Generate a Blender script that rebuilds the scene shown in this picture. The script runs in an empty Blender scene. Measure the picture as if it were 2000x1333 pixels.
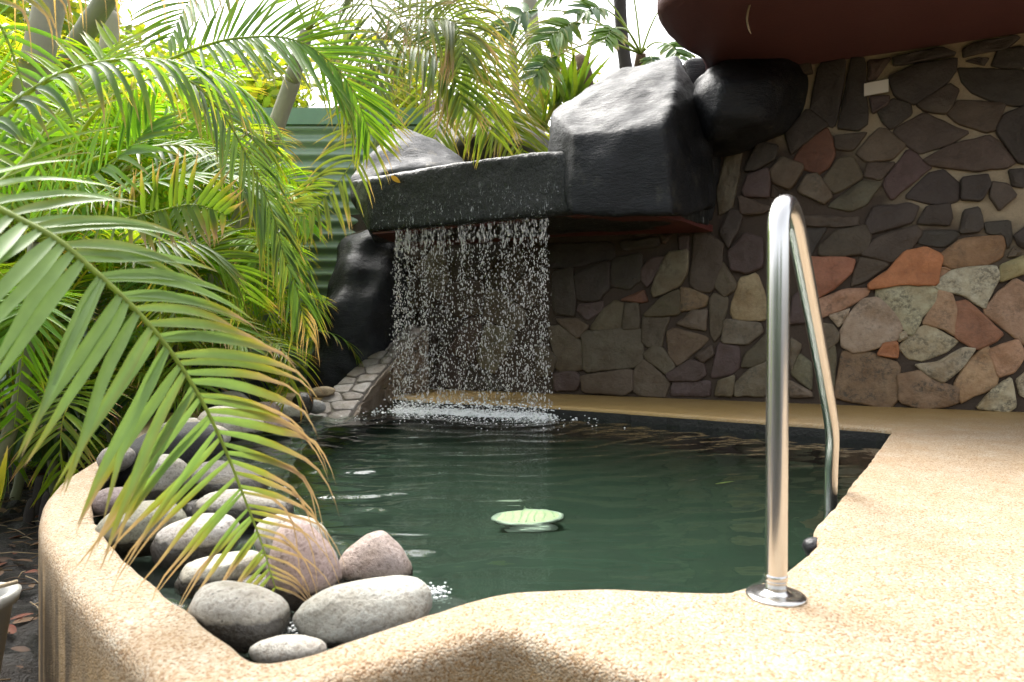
import bpy, bmesh, math, random
import numpy as np
from mathutils import Vector, noise, geometry, Matrix
R = math.radians
rnd = random.Random(7)
C = bpy.context.scene.collection
SC = bpy.context.scene

# ------------------------------------------------------------------ camera, sky, sun, exposure
F = 1400.0                                   # focal length in photo pixels (2000 wide)
CAMZ = 0.60                                  # eye height above the pool deck (z = 0)
HOR = 650.0                                  # horizon row
cam = bpy.data.cameras.new('camera'); cam_o = bpy.data.objects.new('camera', cam); C.objects.link(cam_o)
cam.sensor_width = 36.0; cam.lens = 36.0 * F / 2000.0
cam.shift_y = -(666.5 - HOR) / 2000.0
cam.clip_start = 0.02; cam.clip_end = 600
cam_o.location = (0, 0, CAMZ); cam_o.rotation_euler = (R(90), 0, 0)
cam.dof.use_dof = True; cam.dof.focus_distance = 3.6; cam.dof.aperture_fstop = 4.0
SC.camera = cam_o

SUN_EL, SUN_AZ = R(58), R(-28)               # behind the fall, a little to the left
world = bpy.data.worlds.new('World'); SC.world = world; world.use_nodes = True
wn = world.node_tree.nodes; wl = world.node_tree.links; wn.clear()
sky = wn.new('ShaderNodeTexSky'); sky.sky_type = 'NISHITA'; sky.sun_disc = False
sky.sun_elevation = SUN_EL; sky.sun_rotation = SUN_AZ; sky.air_density = 1.0; sky.dust_density = 6.0; sky.ozone_density = 1.0
hs = wn.new('ShaderNodeHueSaturation'); hs.inputs['Saturation'].default_value = 0.22
bg = wn.new('ShaderNodeBackground'); bg.inputs['Strength'].default_value = 0.15
wo = wn.new('ShaderNodeOutputWorld')
wl.new(sky.outputs[0], hs.inputs['Color']); wl.new(hs.outputs[0], bg.inputs[0]); wl.new(bg.outputs[0], wo.inputs[0])
sd = Vector((math.sin(SUN_AZ) * math.cos(SUN_EL), math.cos(SUN_AZ) * math.cos(SUN_EL), math.sin(SUN_EL)))
sun = bpy.data.lights.new('sun', 'SUN'); sun.energy = 1.5; sun.angle = R(40); sun.color = (1, .96, .88)
sun_o = bpy.data.objects.new('sun', sun); C.objects.link(sun_o); sun_o.rotation_euler = sd.to_track_quat('Z', 'Y').to_euler()
sun_o.location = (-8, 20, 20)
vs = SC.view_settings; vs.view_transform = 'Standard'; vs.look = 'None'; vs.gamma = 1.0; vs.use_curve_mapping = False
vs.exposure = 1.88
SC.render.engine = 'CYCLES'
cy = SC.cycles
cy.use_denoising = True
try: cy.denoiser = 'OPENIMAGEDENOISE'
except Exception: pass
cy.max_bounces = 10; cy.diffuse_bounces = 6; cy.glossy_bounces = 4; cy.transmission_bounces = 8; cy.transparent_max_bounces = 8
cy.caustics_reflective = False; cy.caustics_refractive = True
cy.sample_clamp_indirect = 8.0; cy.blur_glossy = 0.5

# ------------------------------------------------------------------ helpers
def P(u, v, Y):
    return Vector(((u - 1000) / F * Y, Y, CAMZ - (v - HOR) / F * Y))
def G(u, v, z=0.0):                          # photo point -> point on the level z
    Y = (CAMZ - z) * F / (v - HOR)
    return Vector(((u - 1000) / F * Y, Y, z))
BASE = {}
def thing(name, label, cat, base=(0, 0, 0), group=None):
    o = bpy.data.objects.new(name, None); C.objects.link(o); o.location = base; o.empty_display_size = .1
    o['label'] = label; o['category'] = cat
    if group: o['group'] = group
    BASE[o] = Vector(base)
    return o
def tag(o, label, cat, group=None, kind=None):
    if label: o['label'] = label
    if cat: o['category'] = cat
    if group: o['group'] = group
    if kind: o['kind'] = kind
    return o
def link(name, me, parent=None, loc=(0, 0, 0)):
    o = bpy.data.objects.new(name, me); C.objects.link(o); o.location = loc
    if parent is not None: o.parent = parent
    return o
def mk(name, verts, faces, mat, parent=None, cols=None, smooth=True, base=None):
    """world-space vertices -> one mesh object (children keep their thing's origin)"""
    if parent is not None: base = BASE.get(parent, Vector((0, 0, 0)))
    base = Vector(base) if base is not None else Vector((0, 0, 0))
    me = bpy.data.meshes.new(name)
    va = np.asarray(verts, dtype=float).reshape(-1, 3) - np.array(base)
    me.from_pydata(va.tolist(), [], faces)
    if cols is not None:
        a = me.color_attributes.new('Col', 'FLOAT_COLOR', 'POINT')
        ca = np.ones((len(va), 4), dtype=np.float32); ca[:, :3] = np.asarray(cols)[:, :3]
        a.data.foreach_set('color', ca.ravel())
    if smooth: me.polygons.foreach_set('use_smooth', [True] * len(me.polygons))
    me.update()
    if mat: me.materials.append(mat)
    o = link(name, me, parent, (0, 0, 0) if parent is not None else base)
    if parent is not None: BASE[o] = base
    return o
def smoothstep(a, b, x):
    t = min(1, max(0, (x - a) / (b - a))); return t * t * (3 - 2 * t)
def lerp(a, b, t): return tuple(x + (y - x) * t for x, y in zip(a, b))
def catmull(pts, n):
    pts = [Vector(p) for p in pts]; out = []
    ext = [pts[0] * 2 - pts[1]] + pts + [pts[-1] * 2 - pts[-2]]
    segs = len(pts) - 1
    for i in range(n + 1):
        x = i / n * segs; k = min(int(x), segs - 1); t = x - k
        a, b, c, d = ext[k:k + 4]
        out.append(.5 * ((2 * b) + (c - a) * t + (2 * a - 5 * b + 4 * c - d) * t * t + (3 * b - a - 3 * c + d) * t ** 3))
    return out
def tube(pts, rad, sides=10, cap=True):
    V, Fc = [], []
    n = len(pts); rad = rad if isinstance(rad, (list, tuple)) else [rad] * n
    up = None
    for i, p in enumerate(pts):
        t = (pts[min(i + 1, n - 1)] - pts[max(i - 1, 0)]).normalized()
        if up is None: up = Vector((1, 0, 0)) if abs(t.x) < .8 else Vector((0, 1, 0))
        a = (up - t * up.dot(t)).normalized(); up = a; b = t.cross(a)
        for k in range(sides):
            th = 2 * math.pi * k / sides
            V.append(p + (a * math.cos(th) + b * math.sin(th)) * rad[i])
    for i in range(n - 1):
        for k in range(sides):
            k2 = (k + 1) % sides
            Fc.append((i * sides + k, i * sides + k2, (i + 1) * sides + k2, (i + 1) * sides + k))
    if cap:
        Fc.append(tuple(range(sides))[::-1]); Fc.append(tuple((n - 1) * sides + k for k in range(sides)))
    return V, Fc
def poly_area(p): return .5 * sum(p[i][0] * p[(i + 1) % len(p)][1] - p[(i + 1) % len(p)][0] * p[i][1] for i in range(len(p)))
def chaikin(p, it=2):
    for _ in range(it):
        q = []
        for i in range(len(p)):
            a, b = p[i], p[(i + 1) % len(p)]
            q.append((a[0] * .75 + b[0] * .25, a[1] * .75 + b[1] * .25)); q.append((a[0] * .25 + b[0] * .75, a[1] * .25 + b[1] * .75))
        p = q
    return p
def resample(p, step):
    out = []
    for i in range(len(p)):
        a, b = p[i], p[(i + 1) % len(p)]
        d = math.hypot(b[0] - a[0], b[1] - a[1]); n = max(1, int(d / step + .5))
        for k in range(n): out.append((a[0] + (b[0] - a[0]) * k / n, a[1] + (b[1] - a[1]) * k / n))
    return out
def inpoly(x, y, p):
    c = False; j = len(p) - 1
    for i in range(len(p)):
        if (p[i][1] > y) != (p[j][1] > y) and x < (p[j][0] - p[i][0]) * (y - p[i][1]) / (p[j][1] - p[i][1]) + p[i][0]: c = not c
        j = i
    return c
def offset_loop(p, d):                       # positive d moves to the left of the travel direction
    n = len(p); out = []
    for i in range(n):
        a, b = p[i - 1], p[(i + 1) % n]; dx, dy = b[0] - a[0], b[1] - a[1]; l = math.hypot(dx, dy) or 1
        out.append((p[i][0] - dy / l * d, p[i][1] + dx / l * d))
    return out
def fbm(v, sc, oct=3):
    return noise.fractal(Vector(v) * sc, 0.8, 2.1, oct, noise_basis='PERLIN_ORIGINAL')

# ------------------------------------------------------------------ materials
def new_mat(name):
    m = bpy.data.materials.new(name); m.use_nodes = True
    n, l = m.node_tree.nodes, m.node_tree.links; n.clear()
    out = n.new('ShaderNodeOutputMaterial'); b = n.new('ShaderNodeBsdfPrincipled'); l.new(b.outputs[0], out.inputs[0])
    return m, n, l, b, out
def N(n, t, **kw):
    x = n.new(t)
    for k, v in kw.items():
        if hasattr(x, k) and k not in x.inputs: setattr(x, k, v)
        else: x.inputs[k].default_value = v
    return x
def noise_tex(n, l, vec, scale, detail=4, rough=.6, dist=0):
    t = n.new('ShaderNodeTexNoise'); t.inputs['Scale'].default_value = scale; t.inputs['Detail'].default_value = detail
    t.inputs['Roughness'].default_value = rough; t.inputs['Distortion'].default_value = dist
    if vec is not None: l.new(vec, t.inputs['Vector'])
    return t.outputs['Fac']
def ramp(n, l, fac, stops, interp='LINEAR'):
    r = n.new('ShaderNodeValToRGB'); e = r.color_ramp.elements; r.color_ramp.interpolation = interp
    while len(e) < len(stops): e.new(0.5)
    for i, (p, c) in enumerate(stops):
        e[i].position = p; e[i].color = (*c, 1) if len(c) == 3 else c
    l.new(fac, r.inputs[0]); return r.outputs[0]
def mix(n, l, fac, a, b, mode='MIX'):
    m = n.new('ShaderNodeMix'); m.data_type = 'RGBA'; m.blend_type = mode
    for s, v in ((0, fac), (6, a), (7, b)):
        if hasattr(v, 'is_linked') or hasattr(v, 'links'): l.new(v, m.inputs[s])
        else: m.inputs[s].default_value = v if s == 0 else (*v, 1)
    return m.outputs[2]
def math_n(n, l, op, a, b=None, clamp=False):
    m = n.new('ShaderNodeMath'); m.operation = op; m.use_clamp = clamp
    for i, v in enumerate((a, b)):
        if v is None: continue
        if hasattr(v, 'links'): l.new(v, m.inputs[i])
        else: m.inputs[i].default_value = v
    return m.outputs[0]
def bump(n, l, b, h, strength=.5, dist=.01, prev=None):
    x = n.new('ShaderNodeBump'); x.inputs['Strength'].default_value = strength; x.inputs['Distance'].default_value = dist
    l.new(h, x.inputs['Height'])
    if prev is not None: l.new(prev, x.inputs['Normal'])
    l.new(x.outputs[0], b.inputs['Normal']); return x.outputs[0]
def objvec(n, l, rand=True):
    tc = n.new('ShaderNodeTexCoord')
    if not rand: return tc.outputs['Object']
    oi = n.new('ShaderNodeObjectInfo'); va = n.new('ShaderNodeVectorMath'); va.operation = 'ADD'
    sc = math_n(n, l, 'MULTIPLY', oi.outputs['Random'], 37.0)
    l.new(tc.outputs['Object'], va.inputs[0]); l.new(sc, va.inputs[1]); return va.outputs[0]
def worldpos(n): return n.new('ShaderNodeNewGeometry').outputs['Position']
def sepz(n, l, vec, i=2):
    s = n.new('ShaderNodeSeparateXYZ'); l.new(vec, s.inputs[0]); return s.outputs[i]

def mat_aggregate():
    m, n, l, b, o = new_mat('exposed_aggregate'); w = worldpos(n)
    vo = n.new('ShaderNodeTexVoronoi'); vo.inputs['Scale'].default_value = 215; l.new(w, vo.inputs['Vector'])
    cell = ramp(n, l, sepz(n, l, vo.outputs['Color'], 0), [(0, (.155, .080, .032)), (.15, (.255, .168, .085)), (.40, (.325, .255, .168)), (.75, (.385, .325, .242)), (1, (.44, .395, .325))])
    big = noise_tex(n, l, w, 5.5, 5, .6)
    c = mix(n, l, ramp(n, l, big, [(.38, (0, 0, 0)), (.68, (1, 1, 1))]), mix(n, l, .7, cell, (.80, .58, .34), 'MULTIPLY'), cell)
    c = mix(n, l, .35, c, cell)
    orange = noise_tex(n, l, w, 26, 4, .7)
    c = mix(n, l, ramp(n, l, orange, [(.56, (0, 0, 0)), (.76, (.5, .5, .5))]), c, (.32, .18, .065))
    # old water stains: brown-black streaks down the outside faces
    z = sepz(n, l, w)
    mp = n.new('ShaderNodeMapping'); mp.inputs['Scale'].default_value = (13, 13, .9); l.new(w, mp.inputs['Vector'])
    st = math_n(n, l, 'ADD', math_n(n, l, 'MULTIPLY', noise_tex(n, l, mp.outputs[0], 1.0, 1, .5), .75), math_n(n, l, 'MULTIPLY', noise_tex(n, l, w, 12, 4, .6), .25))
    low = ramp(n, l, math_n(n, l, 'MULTIPLY', z, -2.6), [(.05, (0, 0, 0)), (.30, (1, 1, 1))])
    stain = math_n(n, l, 'MULTIPLY', ramp(n, l, st, [(.38, (0, 0, 0)), (.54, (1, 1, 1))]), low)
    c = mix(n, l, math_n(n, l, 'MULTIPLY', low, .45), c, (.44, .275, .095))
    xl = ramp(n, l, math_n(n, l, 'ADD', math_n(n, l, 'MULTIPLY', sepz(n, l, w, 0), -1.0), 0), [(.75, (0, 0, 0)), (1.0, (1, 1, 1))])
    c = mix(n, l, math_n(n, l, 'MULTIPLY', math_n(n, l, 'MULTIPLY', stain, xl), .85), c, (.05, .035, .02))
    # the ledge under the fall stays wet and ochre
    y = sepz(n, l, w, 1)
    wet = ramp(n, l, math_n(n, l, 'ADD', math_n(n, l, 'MULTIPLY', math_n(n, l, 'SUBTRACT', y, 4.3), .5), math_n(n, l, 'MULTIPLY', noise_tex(n, l, w, 2.2, 4), .35)), [(.16, (0, 0, 0)), (.75, (1, 1, 1))])
    c = mix(n, l, math_n(n, l, 'MULTIPLY', wet, .7), c, (.42, .27, .075))
    l.new(c, b.inputs['Base Color'])
    rr = math_n(n, l, 'SUBTRACT', .72, math_n(n, l, 'MULTIPLY', wet, .35)); l.new(rr, b.inputs['Roughness'])
    h = math_n(n, l, 'ADD', math_n(n, l, 'MULTIPLY', vo.outputs['Distance'], -1.0), math_n(n, l, 'MULTIPLY', noise_tex(n, l, w, 70, 3), 1.2))
    bump(n, l, b, h, .8, .0035); return m
def mat_boulder():
    m, n, l, b, o = new_mat('river_boulder'); v = objvec(n, l); oi = n.new('ShaderNodeObjectInfo')
    a = noise_tex(n, l, v, 7, 6, .65); f = noise_tex(n, l, v, 90, 4, .7)
    c = mix(n, l, ramp(n, l, a, [(.34, (0, 0, 0)), (.66, (1, 1, 1))]), mix(n, l, 1.0, oi.outputs['Color'], (.58, .53, .47), 'MULTIPLY'), oi.outputs['Color'])
    c = mix(n, l, ramp(n, l, f, [(.32, (0, 0, 0)), (.52, (1, 1, 1))]), mix(n, l, 1.0, c, (.55, .5, .46), 'MULTIPLY'), c)
    pits = n.new('ShaderNodeTexVoronoi'); pits.inputs['Scale'].default_value = 42; l.new(v, pits.inputs['Vector'])
    pm = ramp(n, l, pits.outputs['Distance'], [(.06, (1, 1, 1)), (.17, (0, 0, 0))])
    pm = math_n(n, l, 'MULTIPLY', pm, ramp(n, l, noise_tex(n, l, v, 11, 2), [(.5, (0, 0, 0)), (.62, (1, 1, 1))]))
    c = mix(n, l, math_n(n, l, 'MULTIPLY', pm, .8), c, (.05, .045, .04))
    at = n.new('ShaderNodeAttribute'); at.attribute_type = 'OBJECT'; at.attribute_name = 'wet_z'
    z = sepz(n, l, worldpos(n))
    e = math_n(n, l, 'ADD', math_n(n, l, 'SUBTRACT', at.outputs['Fac'], z), math_n(n, l, 'MULTIPLY', math_n(n, l, 'SUBTRACT', noise_tex(n, l, v, 14, 4), .5), .05))
    wet = ramp(n, l, math_n(n, l, 'MULTIPLY', e, 40), [(0, (0, 0, 0)), (.35, (1, 1, 1))])
    moss = ramp(n, l, math_n(n, l, 'MULTIPLY', math_n(n, l, 'ADD', e, .018), 22), [(0, (0, 0, 0)), (.6, (1, 1, 1))])
    c = mix(n, l, math_n(n, l, 'MULTIPLY', math_n(n, l, 'MULTIPLY', moss, noise_tex(n, l, v, 9, 3)), .8), c, (.16, .13, .06))
    c = mix(n, l, wet, c, mix(n, l, 1.0, c, (.22, .21, .21), 'MULTIPLY'))
    l.new(c, b.inputs['Base Color'])
    l.new(math_n(n, l, 'SUBTRACT', .68, math_n(n, l, 'MULTIPLY', wet, .42)), b.inputs['Roughness'])
    nb = bump(n, l, b, math_n(n, l, 'ADD', f, a), .75, .008); bump(n, l, b, math_n(n, l, 'MULTIPLY', pm, -1), .5, .004, nb); return m
def mat_wallstone():
    m, n, l, b, o = new_mat('wall_stone'); v = objvec(n, l); oi = n.new('ShaderNodeObjectInfo')
    a = noise_tex(n, l, v, 5, 6, .7); f = noise_tex(n, l, v, 38, 5, .75)
    c = mix(n, l, ramp(n, l, a, [(.3, (0, 0, 0)), (.7, (1, 1, 1))]), mix(n, l, 1.0, oi.outputs['Color'], (.50, .40, .29), 'MULTIPLY'), oi.outputs['Color'])
    at = n.new('ShaderNodeAttribute'); at.attribute_type = 'OBJECT'; at.attribute_name = 'lichen'
    sp = ramp(n, l, f, [(.42, (1, 1, 1)), (.58, (0, 0, 0))])
    blot = ramp(n, l, noise_tex(n, l, v, 9, 4, .6), [(.42, (0, 0, 0)), (.62, (1, 1, 1))])
    c = mix(n, l, math_n(n, l, 'MULTIPLY', math_n(n, l, 'MULTIPLY', sp, blot), at.outputs['Fac']), c, (.045, .04, .028))
    l.new(c, b.inputs['Base Color']); b.inputs['Roughness'].default_value = .62
    bump(n, l, b, math_n(n, l, 'ADD', a, math_n(n, l, 'MULTIPLY', f, .45)), .9, .02); return m
def mat_mortar():
    m, n, l, b, o = new_mat('mortar'); w = worldpos(n)
    x, z = sepz(n, l, w, 0), sepz(n, l, w, 2)
    k = math_n(n, l, 'ADD', math_n(n, l, 'ADD', math_n(n, l, 'MULTIPLY', x, .22), math_n(n, l, 'MULTIPLY', z, .30)), math_n(n, l, 'MULTIPLY', noise_tex(n, l, w, 1.7, 3), .5))
    pale = ramp(n, l, k, [(.98, (0, 0, 0)), (1.0, (1, 1, 1))])
    k2 = math_n(n, l, 'SUBTRACT', k, .55)
    pale = ramp(n, l, k2, [(.88, (0, 0, 0)), (1.12, (1, 1, 1))])
    g = noise_tex(n, l, w, 60, 3)
    c = mix(n, l, pale, mix(n, l, g, (.035, .025, .018), (.07, .05, .035)), mix(n, l, g, (.22, .175, .115), (.36, .30, .20)))
    l.new(c, b.inputs['Base Color']); b.inputs['Roughness'].default_value = .9; bump(n, l, b, g, .6, .008); return m
def mat_blackrock(name, base, hi, rough, gloss_noise=True, fine=26):
    m, n, l, b, o = new_mat(name); v = objvec(n, l, False)
    a = noise_tex(n, l, v, 2.6, 5, .6); f = noise_tex(n, l, v, fine, 6, .65, .4)
    c = mix(n, l, ramp(n, l, a, [(.35, (0, 0, 0)), (.72, (1, 1, 1))]), base, hi)
    c = mix(n, l, ramp(n, l, noise_tex(n, l, v, 4.2, 6, .75), [(.56, (0, 0, 0)), (.68, (.7, .7, .7))]), c, tuple(x * 2.2 for x in (hi[0] * 1.1, hi[1], hi[2] * .72)))
    l.new(c, b.inputs['Base Color'])
    l.new(ramp(n, l, noise_tex(n, l, v, 5, 4), [(.3, (rough * .8,) * 3), (.7, (rough * 1.35,) * 3)]), b.inputs['Roughness'])
    b.inputs['Specular IOR Level'].default_value = .24
    nb = bump(n, l, b, f, .22, .02); mp = n.new('ShaderNodeMapping'); mp.inputs['Scale'].default_value = (9, 30, 46); mp.inputs['Rotation'].default_value = (R(20), R(15), R(25)); l.new(v, mp.inputs['Vector'])
    nb = bump(n, l, b, noise_tex(n, l, mp.outputs[0], 1.0, 5, .7, .8), .55, .02, nb)      # trowel and brush strokes
    bump(n, l, b, noise_tex(n, l, v, fine * 3.2, 4, .6), .35, .006, nb); return m
def mat_wetface():
    m, n, l, b, o = new_mat('wet_black_concrete'); v = objvec(n, l, False)
    a = noise_tex(n, l, v, 3.0, 5, .6)
    c = mix(n, l, a, (.005, .006, .006), (.016, .019, .016))
    z = sepz(n, l, worldpos(n))
    mp = n.new('ShaderNodeMapping'); mp.inputs['Scale'].default_value = (46, 46, 17); l.new(v, mp.inputs['Vector'])
    dr = noise_tex(n, l, mp.outputs[0], 1.0, 5, .7, 1.2)
    lo = ramp(n, l, math_n(n, l, 'ADD', math_n(n, l, 'SUBTRACT', 2.02, z), 0), [(.12, (0, 0, 0)), (.40, (1, 1, 1))])
    up = ramp(n, l, sepz(n, l, n.new('ShaderNodeNewGeometry').outputs['Normal']), [(.3, (1, 1, 1)), (.75, (0, 0, 0))])
    spl = math_n(n, l, 'MULTIPLY', math_n(n, l, 'MULTIPLY', ramp(n, l, dr, [(.60, (0, 0, 0)), (.66, (1, 1, 1))]), lo), up)
    c = mix(n, l, math_n(n, l, 'MULTIPLY', spl, .8), c, (.62, .65, .66))     # white highlights of broken running water, put into the colour
    l.new(c, b.inputs['Base Color'])
    b.inputs['Roughness'].default_value = .30; b.inputs['Specular IOR Level'].default_value = .35
    nb = bump(n, l, b, dr, .6, .02); bump(n, l, b, noise_tex(n, l, v, 22, 5, .6), .5, .02, nb); return m
def mat_paint(name, col, rough, fine=40, bs=.3, var=.75):
    m, n, l, b, o = new_mat(name); v = objvec(n, l, False)
    a = noise_tex(n, l, v, 3, 5, .65)
    l.new(mix(n, l, a, tuple(x * var for x in col), col), b.inputs['Base Color']); b.inputs['Roughness'].default_value = rough
    bump(n, l, b, noise_tex(n, l, v, fine, 5, .65), bs, .01); return m
def mat_leaf(name, trans=.58, rough=.40, yellow=(1.25, 1.2, .45), spec=.4):
    m, n, l, b, o = new_mat(name)
    at = n.new('ShaderNodeVertexColor'); at.layer_name = 'Col'; oi = n.new('ShaderNodeObjectInfo')
    c = mix(n, l, 1.0, at.outputs[0], oi.outputs['Color'], 'MULTIPLY')
    v = objvec(n, l); c = mix(n, l, ramp(n, l, noise_tex(n, l, v, 14, 3), [(.3, (0, 0, 0)), (.7, (1, 1, 1))]), mix(n, l, 1.0, c, (.78, .8, .8), 'MULTIPLY'), c)
    l.new(c, b.inputs['Base Color']); b.inputs['Roughness'].default_value = rough; b.inputs['Specular IOR Level'].default_value = spec
    t = n.new('ShaderNodeBsdfTranslucent'); l.new(mix(n, l, 1.0, c, yellow, 'MULTIPLY'), t.inputs[0])
    ms = n.new('ShaderNodeMixShader'); ms.inputs[0].default_value = trans
    l.new(b.outputs[0], ms.inputs[1]); l.new(t.outputs[0], ms.inputs[2]); l.new(ms.outputs[0], o.inputs[0]); return m
def mat_simple(name, col, rough=.6, metal=0, bs=0, fine=30, var=1.0):
    m, n, l, b, o = new_mat(name); v = objvec(n, l)
    a = noise_tex(n, l, v, 6, 4)
    l.new(mix(n, l, a, tuple(x * var for x in col), col), b.inputs['Base Color'])
    b.inputs['Roughness'].default_value = rough; b.inputs['Metallic'].default_value = metal
    if bs: bump(n, l, b, noise_tex(n, l, v, fine, 4), bs, .01)
    return m
def mat_water():
    m, n, l, b, o = new_mat('pool_water'); w = worldpos(n)
    b.inputs['Base Color'].default_value = (.66, .92, .74, 1); b.inputs['Roughness'].default_value = .0
    b.inputs['IOR'].default_value = 1.33; b.inputs['Transmission Weight'].default_value = 1.0
    # ring waves from the fall plus wind chop
    mp = n.new('ShaderNodeMapping'); mp.inputs['Rotation'].default_value = (0, 0, R(20)); mp.inputs['Scale'].default_value = (1.0, 2.2, 1); l.new(w, mp.inputs['Vector'])
    a = noise_tex(n, l, mp.outputs[0], 3.0, 3, .5, .6); a2 = noise_tex(n, l, mp.outputs[0], 9.0, 2, .5, .4)
    cp = n.new('ShaderNodeVectorMath'); cp.operation = 'DISTANCE'; l.new(w, cp.inputs[0]); cp.inputs[1].default_value = (-.3, 6.1, -.08)
    fall = ramp(n, l, math_n(n, l, 'MULTIPLY', cp.outputs['Value'], .25), [(.12, (1, 1, 1)), (.85, (.22, .22, .22))])
    ch = noise_tex(n, l, w, 24, 3, .6)
    near = ramp(n, l, math_n(n, l, 'MULTIPLY', cp.outputs['Value'], .4), [(.2, (1, 1, 1)), (.75, (0, 0, 0))])
    h = math_n(n, l, 'ADD', math_n(n, l, 'MULTIPLY', math_n(n, l, 'ADD', a, math_n(n, l, 'MULTIPLY', a2, .32)), fall), math_n(n, l, 'MULTIPLY', math_n(n, l, 'MULTIPLY', ch, near), .35))
    bump(n, l, b, h, .5, .012); return m
M = dict(
    agg=mat_aggregate(), boulder=mat_boulder(), stone=mat_wallstone(), mortar=mat_mortar(),
    black=mat_blackrock('black_painted_rock', (.008, .009, .010), (.020, .022, .025), .46),
    greyrock=mat_blackrock('worn_grey_rock', (.030, .031, .035), (.10, .10, .11), .58),
    palerock=mat_blackrock('pale_moulded_rock', (.11, .105, .08), (.28, .27, .25), .6),
    brownrock=mat_blackrock('brown_rock', (.07, .055, .045), (.14, .11, .09), .7),
    wet=mat_wetface(),
    red=mat_paint('oxide_red_paint', (.105, .026, .020), .55), redroof=mat_paint('maroon_render', (.125, .046, .046), .58, 34, .35),
    basin=mat_simple('dark_pool_render', (.011, .036, .017), .6, 0, .3, 12, .35), shelf=mat_simple('black_pool_bench', (.018, .019, .019), .5, 0, .4, 20),
    poolwall=mat_simple('black_pool_edge', (.010, .010, .009), .45, 0, .6, 45),
    steel=mat_simple('polished_steel', (.68, .67, .65), .22, 1.0),
    leaf=mat_leaf('palm_leaf'), hero=mat_leaf('waxy_palm_leaf', .42, .36, (1.1, 1.1, .6), .5), gloss=mat_leaf('glossy_leaf', .35, .28), bleaf=mat_leaf('sunlit_leaf', .55, .5),
    dry=mat_leaf('dry_leaf', .25, .75, (1.1, 1, .8), .2),
    stem=mat_simple('palm_stem', (.19, .20, .10), .5, 0, .3, 20, .7), trunk=mat_simple('grey_palm_trunk', (.36, .34, .25), .75, 0, .5, 18, .7),
    dtrunk=mat_simple('dark_trunk', (.035, .028, .024), .8, 0, .6, 22), brownfib=mat_simple('fibrous_trunk', (.16, .10, .055), .9, 0, 1.0, 50, .5),
    fence=mat_simple('green_sheet_paint', (.27, .37, .28), .30, 0, .15, 25, .8),
    fencecap=mat_simple('green_cap_paint', (.17, .31, .20), .45, 0, .15, 25, .75),
    soil=None, white=mat_simple('white_plate', (.72, .70, .64), .5), blackp=mat_simple('black_rubber', (.012, .012, .013), .5, 0, .5, 60),
    wood=mat_simple('pale_dead_branch', (.42, .33, .21), .8, 0, .5, 30, .6), pot=mat_simple('worn_grey_plastic', (.40, .40, .37), .45, 0, .2, 20, .8),
    water=mat_water(),
)
def mat_soil():
    m, n, l, b, o = new_mat('dark_wet_soil'); w = worldpos(n)
    a = noise_tex(n, l, w, 5, 5, .6); f = noise_tex(n, l, w, 70, 4, .7)
    c = mix(n, l, ramp(n, l, a, [(.35, (0, 0, 0)), (.7, (1, 1, 1))]), (.010, .009, .008), (.034, .026, .020))
    c = mix(n, l, ramp(n, l, f, [(.62, (0, 0, 0)), (.72, (1, 1, 1))]), c, (.17, .12, .08))
    l.new(c, b.inputs['Base Color']); l.new(ramp(n, l, a, [(.4, (.35,) * 3), (.6, (.85,) * 3)]), b.inputs['Roughness'])
    bump(n, l, b, math_n(n, l, 'ADD', a, f), 1.0, .06); return m
M['soil'] = mat_soil()
def mat_drop():
    m, n, l, b, o = new_mat('falling_water')
    b.inputs['Base Color'].default_value = (.95, .94, .90, 1); b.inputs['Roughness'].default_value = .08; b.inputs['IOR'].default_value = 1.33
    b.inputs['Transmission Weight'].default_value = .6; return m
M['drop'] = mat_drop()
M['foam'] = mat_simple('white_foam', (.82, .84, .84), .4)
def mat_poollight():
    m, n, l, b, o = new_mat('lit_lens')
    b.inputs['Base Color'].default_value = (.6, .65, .4, 1); b.inputs['Emission Color'].default_value = (.78, .80, .50, 1); b.inputs['Emission Strength'].default_value = .22; return m
M['lens'] = mat_poollight(); M['grille'] = mat_simple('pale_grille', (.62, .68, .46), .5)

# ------------------------------------------------------------------ setting: deck, pool, ground
ZG = -0.50                                   # garden soil level
ZW = -0.085                                  # water level
pool_px = [(1745, 838), (1716, 876), (1690, 910), (1660, 948), (1630, 985), (1598, 1018), (1588, 1040), (1600, 1056), (1572, 1084), (1545, 1106), (1500, 1130), (1445, 1146), (1400, 1158),
           (1290, 1151), (1150, 1146), (1000, 1153), (930, 1165), (860, 1187), (750, 1224), (640, 1260), (570, 1282), (508, 1290), (470, 1268),
           (420, 1228), (380, 1196), (300, 1135), (240, 1085), (196, 1030), (178, 990), (192, 942), (240, 893), (310, 850), (375, 822)]
pool = [(G(u, v).x, G(u, v).y) for u, v in pool_px] + [(-2.25, 5.5), (-2.05, 6.1), (-1.7, 6.5), (-1.30, 6.80), (-1.10, 6.74), (-.78, 6.42)]
back_px = [(1000, 787), (1200, 800), (1500, 822)]
pool += [(G(u, v).x, G(u, v).y) for u, v in back_px]
if poly_area(pool) < 0: pool = pool[::-1]
pool = resample(chaikin(resample(pool, .25), 2), .05)
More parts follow.
